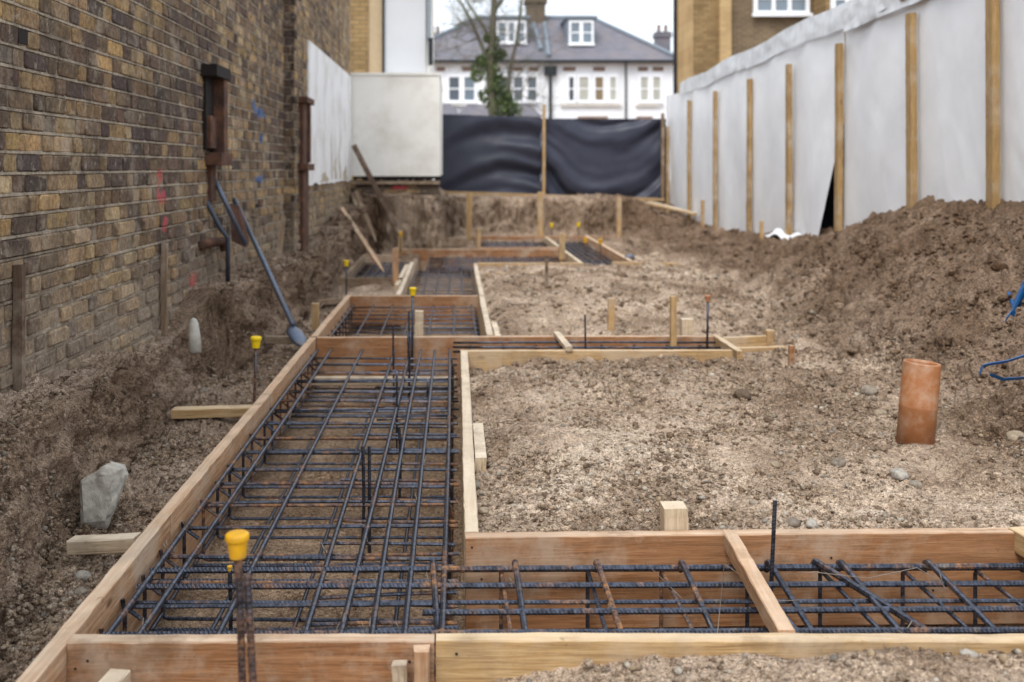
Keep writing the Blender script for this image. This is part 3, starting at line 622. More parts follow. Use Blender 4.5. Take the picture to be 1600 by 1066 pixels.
# timber against the wall
def wallD(u, X=-1.7): return X*FPX/(u-VX)
def wst(label, u, vt, vb, wpx, mat, off=.03):
    D = wallD(u, -1.7+off); o = A(u, vt, D); b = A(u-1, vb, D); stake(label, b - Vector((0,0,.08)), o, wpx*D/FPX, mat, 'timber_stake', .03)
wst('dark upright timber against the brick wall at the left edge', 30, 414, 604, 15, 'wood_dark')
wst('slim upright timber against the brick wall above the earth ledge', 257, 380, 540, 9, 'wood_grey')
stake('long dark timber leaning in the corner under the white box', A(628,372,14.6), A(553,228,15.2), .075, 'wood_dark', 'leaning_timber', .06)
stake('first of two thin sticks leaning in the corner by the white panel', A(588,378,14.2), A(556,300,14.8), .05, 'wood_grey', 'leaning_timber', .04)
stake('second of two thin sticks leaning in the corner by the white panel', A(574,380,14.0), A(552,306,14.8), .05, 'wood_grey', 'leaning_timber', .04)
stake('orange tipped stick leaning over the small square pit', A(600,425,12.3), A(534,326,13.2), .05, 'wood', 'leaning_timber', .04)
stake('thin grey stick against the wall left of the brick pier', A(436,405,9.2), A(443,340,9.6), .04, 'wood_grey', 'leaning_timber', .03)

# ------------------------------------------------------------------ rebar
def arc(c, r, a0, a1, ax, ay, n=4):
    return [Vector(c) + Vector(ax)*r*math.cos(a0+(a1-a0)*i/n) + Vector(ay)*r*math.sin(a0+(a1-a0)*i/n) for i in range(n+1)]
def loop(ax, o, w, z0, z1, r=.018, tail=.05):
    """closed stirrup in the plane of ax and z, with two tails turned in at one corner"""
    ax = Vector(ax); Z = Vector((0,0,1)); o = Vector(o); P = lambda s, z: o + ax*s + Z*z
    pts = [P(.02+tail*.6, z1+.0-.012-tail*.5)]
    pts += [P(r*.3, z1-.004)]
    pts += [P(r, z1)] + [P(w-r, z1)] + arc(P(w-r, z1-r), r, math.pi/2, 0, ax, Z) + arc(P(w-r, z0+r), r, 0, -math.pi/2, ax, Z) + arc(P(r, z0+r), r, -math.pi/2, -math.pi, ax, Z) + [P(0, z1-r), P(-.004, z1+.004), P(-.006, z1+.022)]
    return pts
def bar(parent, name, pts, r, mat='rebar', rib=True, jit=.004):
    mb = MB(); pts = [Vector(p) for p in pts]
    if len(pts) == 2:
        a, b = pts; n = 6; j = [Vector((random.gauss(0,jit), random.gauss(0,jit), random.gauss(0,jit*.6))) for _ in range(3)]
        pts = [a.lerp(b, i/n) + j[0]*(1-(i/n)) + j[1]*(i/n) + j[2]*math.sin(math.pi*i/n) for i in range(n+1)]
    near = min(p.y for p in pts) < 5
    mb.tube(pts, r, 8 if near else 6, rib=.09 if rib and near else 0, ribstep=.012)
    return mb.build(name, M[mat], parent, smooth=not (rib and near))
def rmat(): return random.choices(['rebar','rebar_rust','rebar_dark'], [.45,.3,.25])[0]
cage = empty('rebar_cage', (-.45,4.7,-.3), 'large steel reinforcement mesh in the main trench beside the left board', 'reinforcement'); 
cage.location = (0,0,0)
for x in (-.915,-.83,-.627,-.404,-.304,-.226,-.134,-.042): bar(cage, 'long_bar', [(x+.004,2.57,-.072), (x,6.86,-.072)], .0085, 'rebar')
for x in (-.93,-.75,-.5,-.35,-.19,-.03): bar(cage, 'bottom_bar', [(x,2.62,-.272), (x,6.86,-.272)], .0075, 'rebar_dark', rib=False)
YS = [2.70,2.87,3.05,3.26,3.50,3.74,3.98,4.20,4.44,4.68,4.94,5.18,5.42,5.67,5.93,6.16,6.42,6.66]
for i, y in enumerate(YS):
    y += random.uniform(-.02,.02)
    lp = loop((1,0,0), (-.928+random.uniform(-.006,.006), y, 0), .908, -.285, -.088+random.uniform(-.004,.004))
    sk = random.uniform(-.03,.03)
    for p in lp: p.y += sk*(p.x+.93)
    bar(cage, 'stirrup', lp, .0062, rmat())
    bar(cage, 'cross_bar', [(-.925, y+.028+random.uniform(-.015,.02), -.092), (.01, y+.03+random.uniform(-.02,.03), -.092)], .0052 if i % 2 else .0068, rmat())
for y in (3.12, 3.62, 4.33, 5.05, 5.8): bar(cage, 'bottom_bar', [(-.93,y,-.262),(.0,y+.02,-.262)], .0068, 'rebar_dark')
for (x, y, z1, h, tx) in ((-.345,3.75,-.09,.30,.006),(-.325,3.82,-.09,.27,.0),(-.30,5.2,-.09,.28,0),(-.265,6.0,-.08,.36,.005),(-.29,6.25,-.08,.3,0),(-.15,5.6,-.1,.12,0),(-.24,4.4,-.1,.18,0)):
    bar(cage, 'upright_bar', [(x,y,-.3),(x+tx,y,z1+h*.75)], .0062, 'rebar_dark')
# front cage
fc = empty('rebar_cage', (0,0,0), 'steel reinforcement cage in the front trench reaching the right picture edge', 'reinforcement')
for y, z, x0 in ((3.10,-.070,-.93),(3.0,-.074,-.93),(2.83,-.076,-.10),(2.70,-.078,-.93)): bar(fc, 'long_bar', [(x0,y+random.uniform(-.01,.01),z),(4.3,y+.04,z)], .0088, 'rebar', jit=.006)
for y, x0 in ((3.13,-.93),(2.67,-.9),(2.9,-.5)): bar(fc, 'long_bar', [(x0,y,-.086),(4.3,y+.035,-.088)], .0065, 'rebar_dark')
for y in (3.1,2.9,2.7): bar(fc, 'bottom_bar', [(-.9,y,-.27),(4.3,y+.03,-.27)], .008, 'rebar_dark')
for i, x in enumerate((.148,.40,.634,.92,1.14,1.373,1.60,1.84,2.08,2.33,2.58)):
    lp = loop((0,1,0), (x,2.63,0), .52, -.285, -.088)
    sk = random.uniform(-.05,.03)
    for p in lp: p.x += sk*(p.y-2.6)
    bar(fc, 'stirrup', lp, .0062, rmat())
for x in (-.07,.181,.431,.69,.955,1.174,1.44,1.743,2.0,2.25,2.5):
    dx = random.uniform(-.02,.04)
    bar(fc, 'cross_bar', [(x+dx,2.58,-.1),(x+dx*.6,2.7,-.09),(x,3.12,-.052),(x,3.14,-.062),(x,3.15,-.09)], .0088, random.choice(['rebar','rebar','rebar_rust']))
bar(fc, 'cross_bar', [(1.30,2.60,-.092),(1.10,3.13,-.054),(1.098,3.15,-.08)], .0105, 'rebar')
def wire(pts, label): 
    mb = MB(); mb.tube(pts, .0011, 5); return mb.build('tie_wire', M['wire'], fc, smooth=True)
wire([(.98,3.02,-.05),(1.05,3.0,-.035),(1.2,2.98,-.045),(1.36,3.02,-.03),(1.42,2.98,-.06)], '')
wire([(.58,3.14,-.06),(.62,3.0,-.07),(.66,2.95,-.1)], ''); wire([(.68,2.66,-.06),(.8,3.05,-.03),(.9,2.86,-.06),(.95,2.84,-.05)], '')
for x, y in ((-.07,3.0),(-.304,2.72),(-.226,3.02),(.181,3.0),(.69,2.7),(1.174,2.7),(1.44,3.0),(.431,2.83),(-.83,2.72),(-.404,3.27),(-.226,3.5),(-.134,3.74)):
    a = random.random()*6; mb = MB()
    mb.tube([(x+.013*math.cos(a+k*.8), y+.013*math.sin(a+k*.8), -.075+.008*math.sin(k*1.6)) for k in range(9)] + [(x+.03*math.cos(a),y+.03*math.sin(a),-.045)], .0012, 5); mb.build('tie_wire', M['wire'], fc, smooth=True)
for y in YS[:17]:
    y += .12 + random.uniform(-.025,.025); bar(cage, 'cross_bar', [(-.43+random.uniform(-.05,.05), y, -.098), (.005, y+random.uniform(-.03,.03), -.1)], .0056, rmat())
for i in range(18):
    x = random.choice((-.915,-.83,-.627,-.404,-.304,-.226,-.134,-.042)); y = random.choice(YS[:9])+random.uniform(0,.03); a = random.random()*6; mb = MB()
    mb.tube([(x+.013*math.cos(a+k*.8), y+.013*math.sin(a+k*.8), -.078+.009*math.sin(k*1.6)) for k in range(9)] + [(x+.025*math.cos(a),y+.025*math.sin(a),-.05)], .0013, 5); mb.build('tie_wire', M['wire'], cage, smooth=True)
# second trench and the far bays
c2 = empty('rebar_cage', (0,0,0), 'narrow reinforcement cage inside the second trench', 'reinforcement')
for y, z in ((6.56,-.032),(6.85,-.022),(6.7,-.03)): bar(c2, 'long_bar', [(-.02,y,z),(1.74,y+.02,z)], .008, 'rebar_dark')
for k in range(8): bar(c2, 'stirrup', loop((0,1,0), (.1+.22*k,6.52,0), .38, -.27, -.042), .0062, 'rebar_dark')
c3 = empty('rebar_cage', (0,0,0), 'reinforcement mesh in the second bay between shovel and cross board', 'reinforcement')
for k in range(7): bar(c3, 'long_bar', [(-.9+k*.175,7.1,-.07),(-.9+k*.175,9.1,-.07)], .008, 'rebar_dark')
for k in range(9): bar(c3, 'stirrup', loop((1,0,0), (-.92,7.2+.23*k,0), 1.1, -.27, -.085), .0068, rmat())
mb = MB(); mb.box(-.6,.15,8.3,8.42,-.27,-.24); o = mb.build('bearer_plank', M['wood_y']); tag(o, 'yellow plank lying low under the mesh of the second bay', 'plank', SP)
mb = MB(); mb.box(-.5,.12,7.75,7.84,-.28,-.25); o = mb.build('bearer_plank', M['wood_pale']); tag(o, 'pale plank under the mesh beside the pale stub in the second bay', 'plank', SP)
c4 = empty('rebar_cage', (0,0,0), 'reinforcement mesh in the narrow third bay', 'reinforcement')
for k in range(6): bar(c4, 'long_bar', [(-.45+k*.128,9.3,-.07),(-.45+k*.128,12.3,-.07)], .0085, 'rebar_dark')
for k in range(13): bar(c4, 'cross_bar', [(-.48,9.35+.23*k,-.085),(.2,9.35+.23*k,-.085)], .008, 'rebar_dark')
def far_mesh(label, x0, x1, y0, y1, nx, ny):
    c = empty('rebar_cage', (0,0,0), label, 'reinforcement')
    for k in range(nx): x = x0+.05+(x1-x0-.1)*k/(nx-1); bar(c, 'long_bar', [(x,y0+.05,-.08),(x,y1-.05,-.08)], .0095, 'rebar_dark')
    for k in range(ny): y = y0+.1+(y1-y0-.2)*k/(ny-1); bar(c, 'cross_bar', [(x0+.04,y,-.1),(x1-.04,y,-.1)], .0095, 'rebar_dark')
far_mesh('dark mesh inside the small square pit at the left', -1.2,-.55,10.75,13.45,6,12)
far_mesh('dark mesh inside the right pit of the third footing', 1.55,2.12,12.4,17.1,6,20)
far_mesh('dark mesh in the middle of the third footing', -.4,1.48,12.4,14.25,10,7)
far_mesh('dark mesh inside the farthest trench', .32,1.5,14.6,17.15,8,10)

# ------------------------------------------------------------------ starter bars with yellow caps
CAP = [(.0165,0),(.0175,.002),(.0208,.034),(.0240,.036),(.0248,.038),(.0250,.045),(.0235,.049),(.020,.051)]
def capped(label, base, top, r, s=1.0, mat='cap', rod='rebar_rust', group='bars with yellow safety caps', cyl=False):
    base, top = Vector(base), Vector(top); e = empty('capped_bar', base, label, 'capped bar', group)
    mb = MB(); mb.tube([Vector((0,0,0)), (top-base)*.5+Vector((.002,0,0)), top-base], r, 8, rib=.10 if top.y < 4 else 0, ribstep=.012); mb.build('rod', M[rod], e, smooth=top.y >= 4)
    mb = MB(); d = (top-base).normalized(); q = Vector((0,0,1)).rotation_difference(d).to_matrix()
    prof = [(a*s, (b-.028)*s) for a, b in CAP]
    if cyl: prof = [(.016*s,-.028*s),(.018*s,.02*s),(.017*s,.026*s)]
    mb.lathe(prof, top-base, 22, M=q); mb.build('cap', M[mat], e, smooth=False)
    return e
capped('nearest rusty bar with a big amber yellow cap before the front board', A(380,1150,2.16), A(371,850,2.16), .0082, 1.02, 'cap', 'rebar_rust')
e = empty('starter_bar', A(400,1150,2.14), 'bare rusty bar leaning beside the nearest yellow capped bar', 'starter bar', 'starter bars standing in the trenches')
mb = MB(); mb.tube([(0,0,0), A(386,898,2.14)-A(400,1150,2.14)], .0082, 8, rib=.10, ribstep=.012); mb.build('rod', M['rebar_rust'], e)
capped('thin bar with a tiny yellow tip inside the mesh behind the nearest cap', (-.66,3.0,-.3), A(359,888,3.0), .006, .32, 'cap', 'rebar_dark')
capped('yellow capped bar standing in the earth left of the long board', A(396,640,5.05)-Vector((0,0,.06)), A(400,534,5.05), .007, 1.1, 'cap_bright')
capped('yellow capped bar rising from the second mesh bay', A(643,560,6.9)-Vector((0,0,.2)), A(645,455,6.9), .008, 1.05, 'cap_bright', 'rebar_dark')
capped('yellow capped bar left of the small square pit', A(541,465,9.6)-Vector((0,0,.06)), A(541,411,9.6), .008, 1.1, 'cap_bright', 'rebar_dark')
capped('brown capped bar at the right end of the second trench', A(1104,545,6.7)-Vector((0,0,.1)), A(1106,466,6.7), .008, .85, 'terracotta', 'rebar_dark')
capped('capped bar at the back left of the third footing, lower one', A(626,395,13.6), A(626,366,13.6), .009, 1.1, 'cap')
capped('capped bar in the left part of the right pit', A(915,405,14.5), A(915,375,14.5), .01, 1.4, 'cap')
capped('capped bar in the right part of the right pit', A(938,410,14.0), A(938,377,14.0), .01, 1.4, 'cap')
capped('far capped bar before the earth bank, left one', A(862,378,17.4), A(862,352,17.4), .01, 1.4, 'cap_bright')
capped('far capped bar before the earth bank, right one', A(904,375,17.4), A(904,351,17.4), .01, 1.4, 'cap_bright')
def starter(label, base, top, r=.0065, mat='rebar_dark'):
    base, top = Vector(base), Vector(top); mb = MB(); mb.tube([(0,0,0), top-base], r, 8, rib=.10 if top.y < 4 else 0); o = mb.build('starter_bar', M[mat]); o.location = base
    tag(o, label, 'starter bar', 'starter bars standing in the trenches')
starter('bare upright bar in the front trench right of the flat batten', A(1203,960,3.05), A(1211,782,3.05), .0062)
starter('thin upright bar in the second trench between batten and stake', A(915,560,6.7), A(914,492,6.7), .006)
starter('upright bar beside the capped bar of the second mesh bay', A(640,560,6.7)-Vector((0,0,.2)), A(639,486,6.7), .006)
starter('tall thin bar in the far end of the big mesh', A(616,650,6.4), A(614,508,6.4), .006)

# ------------------------------------------------------------------ pipe, blue things, shovel, drain stub
ptop, pbot = A(1441,566,4.28), A(1428,712,4.28)
d = (ptop-pbot); L = d.length; q = Vector((0,0,1)).rotation_difference(d.normalized()).to_matrix(); ro = .0745
mb = MB(); mb.lathe([(ro-.008,0),(ro,0),(ro,L*.52),(ro*1.006,L*.525),(ro*1.006,L*.53),(ro,L*.535),(ro*.99,L-.006),(ro*.97,L),(ro-.010,L),(ro-.012,L-.01),(ro-.012,.05)], (0,0,0), 40, M=q)
mb.f = [f for f in mb.f if len(f) == 4]; mb.mi = [0]*len(mb.f)
mb.lathe([(.001,.12),(ro-.011,.12)], (0,0,0), 30, M=q)
o = mb.build('drain_pipe', M['terracotta'], smooth=True, loc=pbot); tag(o, 'terracotta coloured drain pipe standing open at the top in the bare earth', 'drain pipe')
mb = MB(); a, b = A(305,552,5.72), A(302,497,5.77); q = Vector((0,0,1)).rotation_difference((b-a).normalized()).to_matrix(); L = (b-a).length
mb.lathe([(.036,0),(.034,L*.5),(.026,L*.85),(.016,L*.97),(.004,L)], (0,0,0), 20, M=q)
o = mb.build('pipe_stub', M['concrete'], smooth=True, loc=a); tag(o, 'small grey tapering pipe stub standing on the earth ledge', 'pipe stub')
# blue tray
e = empty('plastic_tray', A(1615,470,5.35), 'blue plastic tray half buried in the spoil at the right edge', 'tray')
mb = MB(); mb.box(-.10,.16,-.008,.008,-.10,.11); mb.box(-.11,.17,-.03,-.008,.10,.125); mb.box(-.11,-.095,-.05,.01,-.1,.12)
o = mb.build('side', M['blue'], e); e.rotation_euler = (.35, .28, -.25); e.scale = (.75,.75,.75)
mb = MB(); mb.box(-.10,.16,.008,.25,-.105,-.09); mb.build('bottom', M['blue'], e)
def strap(label, uv, D, w):
    mb = MB(); pts = [A(u, v, dd) for (u, v), dd in zip(uv, D)]; vs = []
    for p in pts: vs += [p+Vector((0,.0,w/2)), p-Vector((0,-.02,w/2)), p-Vector((0,-.028,w/2)), p+Vector((0,.008,w/2))]
    fs = [(i*4+k, i*4+(k+1)%4, (i+1)*4+(k+1)%4, (i+1)*4+k) for i in range(len(pts)-1) for k in range(4)] + [(3,2,1,0), tuple(len(pts)*4-4+k for k in range(4))]
    mb.add(vs, fs); o = mb.build('plastic_strap', M['blue'], smooth=False); tag(o, label, 'plastic strap', 'blue straps on the spoil')
strap('upper blue strap bent over the spoil below the blue tray', [(1534,585),(1537,573),(1550,570),(1575,566),(1600,558),(1640,550)], [4.45,4.44,4.43,4.42,4.42,4.42], .016)
strap('lower blue strap lying on the spoil below the blue tray', [(1550,586),(1570,594),(1600,592),(1640,590)], [4.42,4.4,4.38,4.38], .016)
strap('tiny blue scrap on the spoil beside the blue tray', [(1574,500),(1583,488),(1588,492)], [5.1,5.12,5.12], .03)
mb = MB(); v_, f_ = ICO2; vv = v_*np.array([.07,.05,.04])*(1+.2*fbm(v_[:,0]*2,v_[:,1]*2,v_[:,2]*2,2))[:,None]
mb.add([tuple(p) for p in vv], [tuple(int(i) for i in q_) for q_ in f_]); o = mb.build('crumpled_bag', M['steel'], smooth=True, loc=A(984,402,12.9)); tag(o, 'small crumpled blue grey bag at the corner of the right pit', 'bag')
# shovel
e = empty('shovel', G(470,533), 'long handled steel shovel leaning from the trench board to the brick wall', 'shovel')
b0 = Vector((0,0,0)); t0 = A(366,311,7.8) - G(470,533); s1 = b0.lerp(t0, .10)
mb = MB(); mb.tube([s1, s1.lerp(t0,.5), t0], [.019,.0175,.017], 12); mb.build('shaft', M['steel'], e, smooth=True)
mb = MB(); ax = t0.normalized(); sd = Vector((.8,.55,0)); sd = (sd-ax*sd.dot(ax)).normalized(); nn = ax.cross(sd); vs = []
for i in range(9):
    t = i/8; L_ = .22*t; w = .052*(1-(1-min(1,t*1.6))**3)*(1 if t < .8 else 1-.55*(t-.8)/.2) + .008
    for j in range(7):
        s = (j-3)/3; vs.append(b0 + ax*(L_-.06) + sd*s*w + nn*(.022*(s*s)-.012+.02*t*t) + nn*.0)
fs = [(i*7+j, i*7+j+1, (i+1)*7+j+1, (i+1)*7+j) for i in range(8) for j in range(6)]
mb.add(vs, fs); ob = mb.build('blade', M['steel'], e, smooth=True); sm = ob.modifiers.new('thickness','SOLIDIFY'); sm.thickness = .004
# steel in the wall
def stl(parent, name, u0, u1, v0, v1, D, dep, mat, X=-1.7):
    a = A(u0, v0, D); b = A(u1, v1, D); mb = MB(); mb.box(min(a.x,b.x), max(a.x,b.x), D-dep, D+.01, min(a.z,b.z), max(a.z,b.z))
    o = mb.build(name, M[mat], parent); bv = o.modifiers.new('edge','BEVEL'); bv.width = .004; bv.segments = 2; return o
e = empty('steel_bracket', (0,0,0), 'rusty steel bracket with black top plate let into the brick wall', 'bracket')
def wbox(parent, name, y0, y1, x0, x1, z0, z1, mat):
    mb = MB(); mb.box(x0,x1,y0,y1,z0,z1); o = mb.build(name, M[mat], parent); bv = o.modifiers.new('edge','BEVEL'); bv.width = .004; bv.segments = 2; return o
wbox(e,'top_plate',6.80,7.22,-1.72,-1.585,1.76,1.84,'blacksteel'); wbox(e,'flange',7.08,7.19,-1.72,-1.60,1.24,1.77,'rust')
wbox(e,'web',6.86,7.08,-1.72,-1.672,1.27,1.76,'blacksteel'); wbox(e,'bottom_plate',6.9,7.24,-1.72,-1.575,1.165,1.25,'rust')
wbox(e,'packing',6.88,7.06,-1.69,-1.645,1.28,1.50,'rust')
wbox(e,'strut',6.98,7.12,-1.73,-1.665,.92,1.17,'rust')
e = empty('steel_post', (0,0,0), 'rusty steel post with two plates beside the white panel', 'steel post')
wbox(e,'post',10.42,10.8,-1.61,-1.55,.30,1.83,'rust'); wbox(e,'top_plate',10.36,10.88,-1.61,-1.50,1.81,1.87,'rust'); wbox(e,'bottom_plate',10.36,10.88,-1.61,-1.50,1.12,1.19,'rust'); wbox(e,'flange',10.7,10.8,-1.55,-1.525,1.2,1.81,'rust')
def conduit(label, pts, r, mat='steel_dark', name='conduit'):
    o0 = Vector(pts[0]); mb = MB(); mb.tube([Vector(p)-o0 for p in pts], r, 12); o = mb.build(name, M[mat], smooth=True, loc=o0); tag(o, label, 'pipe', 'pipes on the brick wall')
conduit('blue grey pipe slanting down from the steel bracket', [A(331,272,7.1), A(352,316,7.12), A(384,383,7.2)], .017, 'steel')
conduit('dark bent pipe left of the slanting blue grey pipe', [A(314,288,7.0), A(325,320,6.98), A(345,358,6.98), A(356,372,7.0), A(356,440,7.0)], .016)
conduit('rusty earth covered pipe elbow low on the brick wall', [A(312,384,6.75), A(330,379,6.95), A(348,377,7.1), A(352,392,7.1)], .032, 'rust')
mb = MB(); P4 = [A(358,318,7.25), A(372,322,7.3), A(388,376,7.3), A(384,387,7.25), A(362,377,7.22)]
mb.add([p-P4[0] for p in P4] + [p-P4[0]+Vector((.006,.02,0)) for p in P4], [(0,1,2,3,4),(9,8,7,6,5)] + [(i,5+i,5+(i+1)%5,(i+1)%5) for i in range(5)])
o = mb.build('steel_plate', M['rust'], loc=P4[0]); tag(o, 'rusty steel plate behind the slanting pipe on the brick wall', 'steel plate')

# ------------------------------------------------------------------ brick walls
def brick_wall(name, label, y0, y1, z0, z1, x, mats, pale=0.0, seed=1, face='x', skip=(), ch=.0815, xs=None, ribbon=True, rough=1.0):
    rg = random.Random(seed); mb = MB(); depth = .004
    def P(s, z, d): return (x + d, s, z) if face == 'x' else (s, x - d, z)
    nrow = int((z1-z0)/ch); S, H = .218, .105; j = .012
    OUT = [(-1,-.6),(-.94,-.9),(-.8,-1),(.8,-1),(.94,-.9),(1,-.6),(1,.6),(.94,.9),(.8,1),(-.8,1),(-.94,.9),(-1,.6)]
    for r in range(nrow):
        za = z0 + r*ch; s = y0 - rg.random()*.3; k = r % 2
        zc = za + ch/2; hh = (ch-.0135)/2
        while s < y1:
            w = (S if k % 2 == 0 else H) + rg.uniform(-.008,.008); k += 1
            a, b = max(s, y0), min(s+w, y1); s += w + j*.7
            if b - a < .03: continue
            c = (a+b)/2; hw = (b-a)/2
            if any(abs(c-sy) < dy and abs(zc-sz) < dz for sy, dy, sz, dz in skip): continue
            n = float(fbm(np.array([c*.55]), np.array([zc*1.1]), seed*1.7, 3)[0]); q = rg.random() + n*.6 + pale + (.22*sstep(np.array((1.15-zc)/.5)) if c > 4.2 and face == 'x' else 0)
            if q < .50: cc = rg.choice([(104,90,80),(96,82,74),(114,98,84),(88,78,74),(108,90,78)])
            elif q < .78: cc = rg.choice([(132,112,90),(120,102,84),(138,118,96)])
            elif q < 1.05: cc = rg.choice([(160,136,102),(150,128,98),(168,146,112)])
            else: cc = rg.choice([(180,152,108),(170,150,122),(186,166,132),(162,142,118)])
            cc = srgb(*cc)[:3]; fq = rg.uniform(.84,1.16); cc = (cc[0]*fq*rg.uniform(.96,1.06), cc[1]*fq, cc[2]*fq*rg.uniform(.92,1.06))
            pr = (.003 + rg.random()*.008 + (.022*rg.random()-.006 if zc < .85 else 0))*rough; tl = rg.uniform(-.003,.003); tv = rg.uniform(-.003,.003)
            vs = []; low = 1.0 if zc > .7 else .93
            for ring, (sc_, dd) in enumerate(((1.0,-.006),(.97,pr*.55),(.86,pr))):
                for (oy, oz) in OUT:
                    ins = (1-sc_)*.045
                    yy = c + oy*(hw*low - ins) + rg.uniform(-.0015,.0015); zz = zc + oz*(hh*low - ins) + rg.uniform(-.0015,.0015)
                    vs.append(P(yy, zz, dd + (tl*oy+tv*oz if ring else 0)))
            fs = [(q_*12+i, q_*12+(i+1)%12, (q_+1)*12+(i+1)%12, (q_+1)*12+i) for q_ in range(2) for i in range(12)] + [tuple(24+i for i in range(12))]
            if face != 'x': pass
            mb.add(vs, fs, cc, 0)
        if ribbon:                                       # raised ribbon of pointing
            n = int((y1-y0)/.06); vs = []; fs = []; mc = srgb(172,162,146)[:3]
            for i in range(n+1):
                yy = y0 + (y1-y0)*i/n; w = .0068 + rg.uniform(-.002,.0014); e = rg.uniform(0,.0025)
                worn = .0 if zc > .75 else -.006*rg.random()*2
                for zz, dd in ((za-w-.001, 0), (za-w*.7, .0065+e+worn), (za+w*.7, .0065+e+worn), (za+w+.001, 0)): vs.append(P(yy, zz, dd))
            fs = [(i*4+q_, (i+1)*4+q_, (i+1)*4+q_+1, i*4+q_+1) for i in range(n) for q_ in range(3)]
            mb.add(vs, fs, mc, 0)
    mc = srgb(150,138,122)[:3]
    zb = z0 - .4
    if face == 'x': mb.add([(x,y0,zb),(x,y1,zb),(x,y1,z1),(x,y0,z1),(x-.4,y0,zb),(x-.4,y1,zb),(x-.4,y1,z1),(x-.4,y0,z1)], [(0,1,2,3),(4,7,6,5),(3,2,6,7),(1,5,6,2),(0,3,7,4)], mc, 0)
    else: mb.add([(y0,x,zb),(y1,x,zb),(y1,x,z1),(y0,x,z1)], [(0,1,2,3)], mc, 0)
    o = mb.build(name, mats); 
    if label: tag(o, label, 'brick wall')
    return o
hole = [(4.03,.07,1.67,.035),(8.75,.08,.80,.05),(7.05,.16,1.4,.3)]
w1 = brick_wall('brick_wall', 'tall old stock brick wall with red and blue paint marks along the left', .3, 10.1, -.34, 4.0, -1.7, M['brick1'], 0.12, 3, skip=hole)
mb = MB(); mb.box(-1.712,-1.694,3.97,4.09,1.635,1.705); mb.box(-1.712,-1.694,8.68,8.82,.76,.84); mb.build('hole', M['blacksteel'], w1)  # dark slabs standing for the shade inside the missing bricks
w2 = brick_wall('brick_wall', 'paler brick wall beyond the pier carrying the white panel', 10.12, 15.5, -.34, 5.4, -1.6, M['brick2'], .42, 5)
pf = brick_wall('pier_face', None, -1.7, -1.59, -.34, 5.4, 10.1, M['brick1'], -.35, 8, face='y', ribbon=False); pf.parent = w2
mb = MB()   # projecting ends of the pier courses
for r in range(60):
    if r % 2 == 0: mb.box(-1.62, -1.588+random.uniform(-.01,.01), 10.085, 10.23, -.34+r*.0815+.006, -.34+r*.0815+.0755, srgb(*random.choice([(60,52,48),(84,70,58),(70,60,52),(120,98,70)]))[:3])
mb.build('toothing', M['brick1'], w2)
brick_wall('brick_footing', 'stepped brick footing bulging from the wall at the lower left edge', 1.5, 3.72, -.42, .30, -1.60, M['brick_foot'], .25, 9, rough=1.8)
# white panel
def sheet_grid(f, nu, nv):
    vs = [f(i/nu, j/nv) for j in range(nv+1) for i in range(nu+1)]
    return vs, [(j*(nu+1)+i, j*(nu+1)+i+1, (j+1)*(nu+1)+i+1, (j+1)*(nu+1)+i) for j in range(nv) for i in range(nu)]
mb = MB(); n = 40; vs = []
for i in range(n+1):
    y = 11.0 + 4.44*i/n; zb = .98 + .04*float(pnoise(np.array([y*2.3]),0,1.0)[0]) - .02
    for xx, z in ((-1.6,zb),(-1.575,zb),(-1.575,2.52),(-1.6,2.52)): vs.append((xx,y,z))
mb.add(vs, [(i*4+k, (i+1)*4+k, (i+1)*4+k+1, i*4+k+1) for i in range(n) for k in range(3)] + [(0,1,2,3), (n*4+3,n*4+2,n*4+1,n*4)])
o = mb.build('render_panel', M['render_dirty']); tag(o, 'white rendered panel splashed with mud on the side wall', 'wall panel')
# mud streaks of the panel
mb = MB()
for y, z0, h, w in ((13.0,1.0,.75,.10),(13.9,1.0,.62,.16),(13.4,1.0,.3,.25),(12.3,.98,.12,.8),(14.6,.98,.2,.7)):
    n = 14; vs = []
    for i in range(n+1):
        t = i/n; ww = w*(1-t)**.6*(.7+.6*random.random()); yy = y + .06*math.sin(t*7+y)
        vs += [(-1.573, yy-ww/2, z0+h*t), (-1.573, yy+ww/2, z0+h*t)]
    mb.add(vs, [(2*i, 2*i+1, 2*i+3, 2*i+2) for i in range(n)], srgb(176,164,140)[:3])
mb.build('mud_splash', m_plain('mud_splash', srgb(188,178,156), .9, 0, .3, 10), o)
# white box
e = empty('rendered_wall', (0,0,0), 'big white rendered box wall closing the site at the back left', 'rendered wall')
mb = MB(); mb.box(-1.62,-.245,15.5,19.0,1.02,2.545); mb.build('box', M['render'], e)
mb = MB(); mb.box(-1.62,-.235,15.48,19.0,2.547,2.585); mb.build('coping', M['render'], e)
mb = MB()
for i in range(30): 
    x = -1.55+i*.044; mb.box(x, x+.05, 15.515, 15.6, .965+random.uniform(-.03,.02), 1.018)
mb.build('dark_strip', M['blacksteel'], e)  # uneven dark strip along the foot of the box
fw = brick_wall('brick_footing', 'reddish brick footing with red paint under the white box wall', -1.6, -.24, .10, .96, 15.54, m_bricks_geo('red_footing_bricks', [], True), .3, 12, face='y', rough=2)
mb = MB(); mb.box(-1.6,-.24,15.42,15.56,.90,.945); mb.build('ledge_course', M['wood_grey'], fw)
mb = MB(); mb.add([(x+random.uniform(-.02,.02), 15.513, .845+z) for x, z in ((-.98,0),(-.9,.035),(-.8,.02),(-.74,.03),(-.76,-.03),(-.85,-.035),(-.94,-.02))], [(0,1,2,3,4,5,6)]); mb.build('paint_mark', m_plain('red_paint', RED, .7), fw)
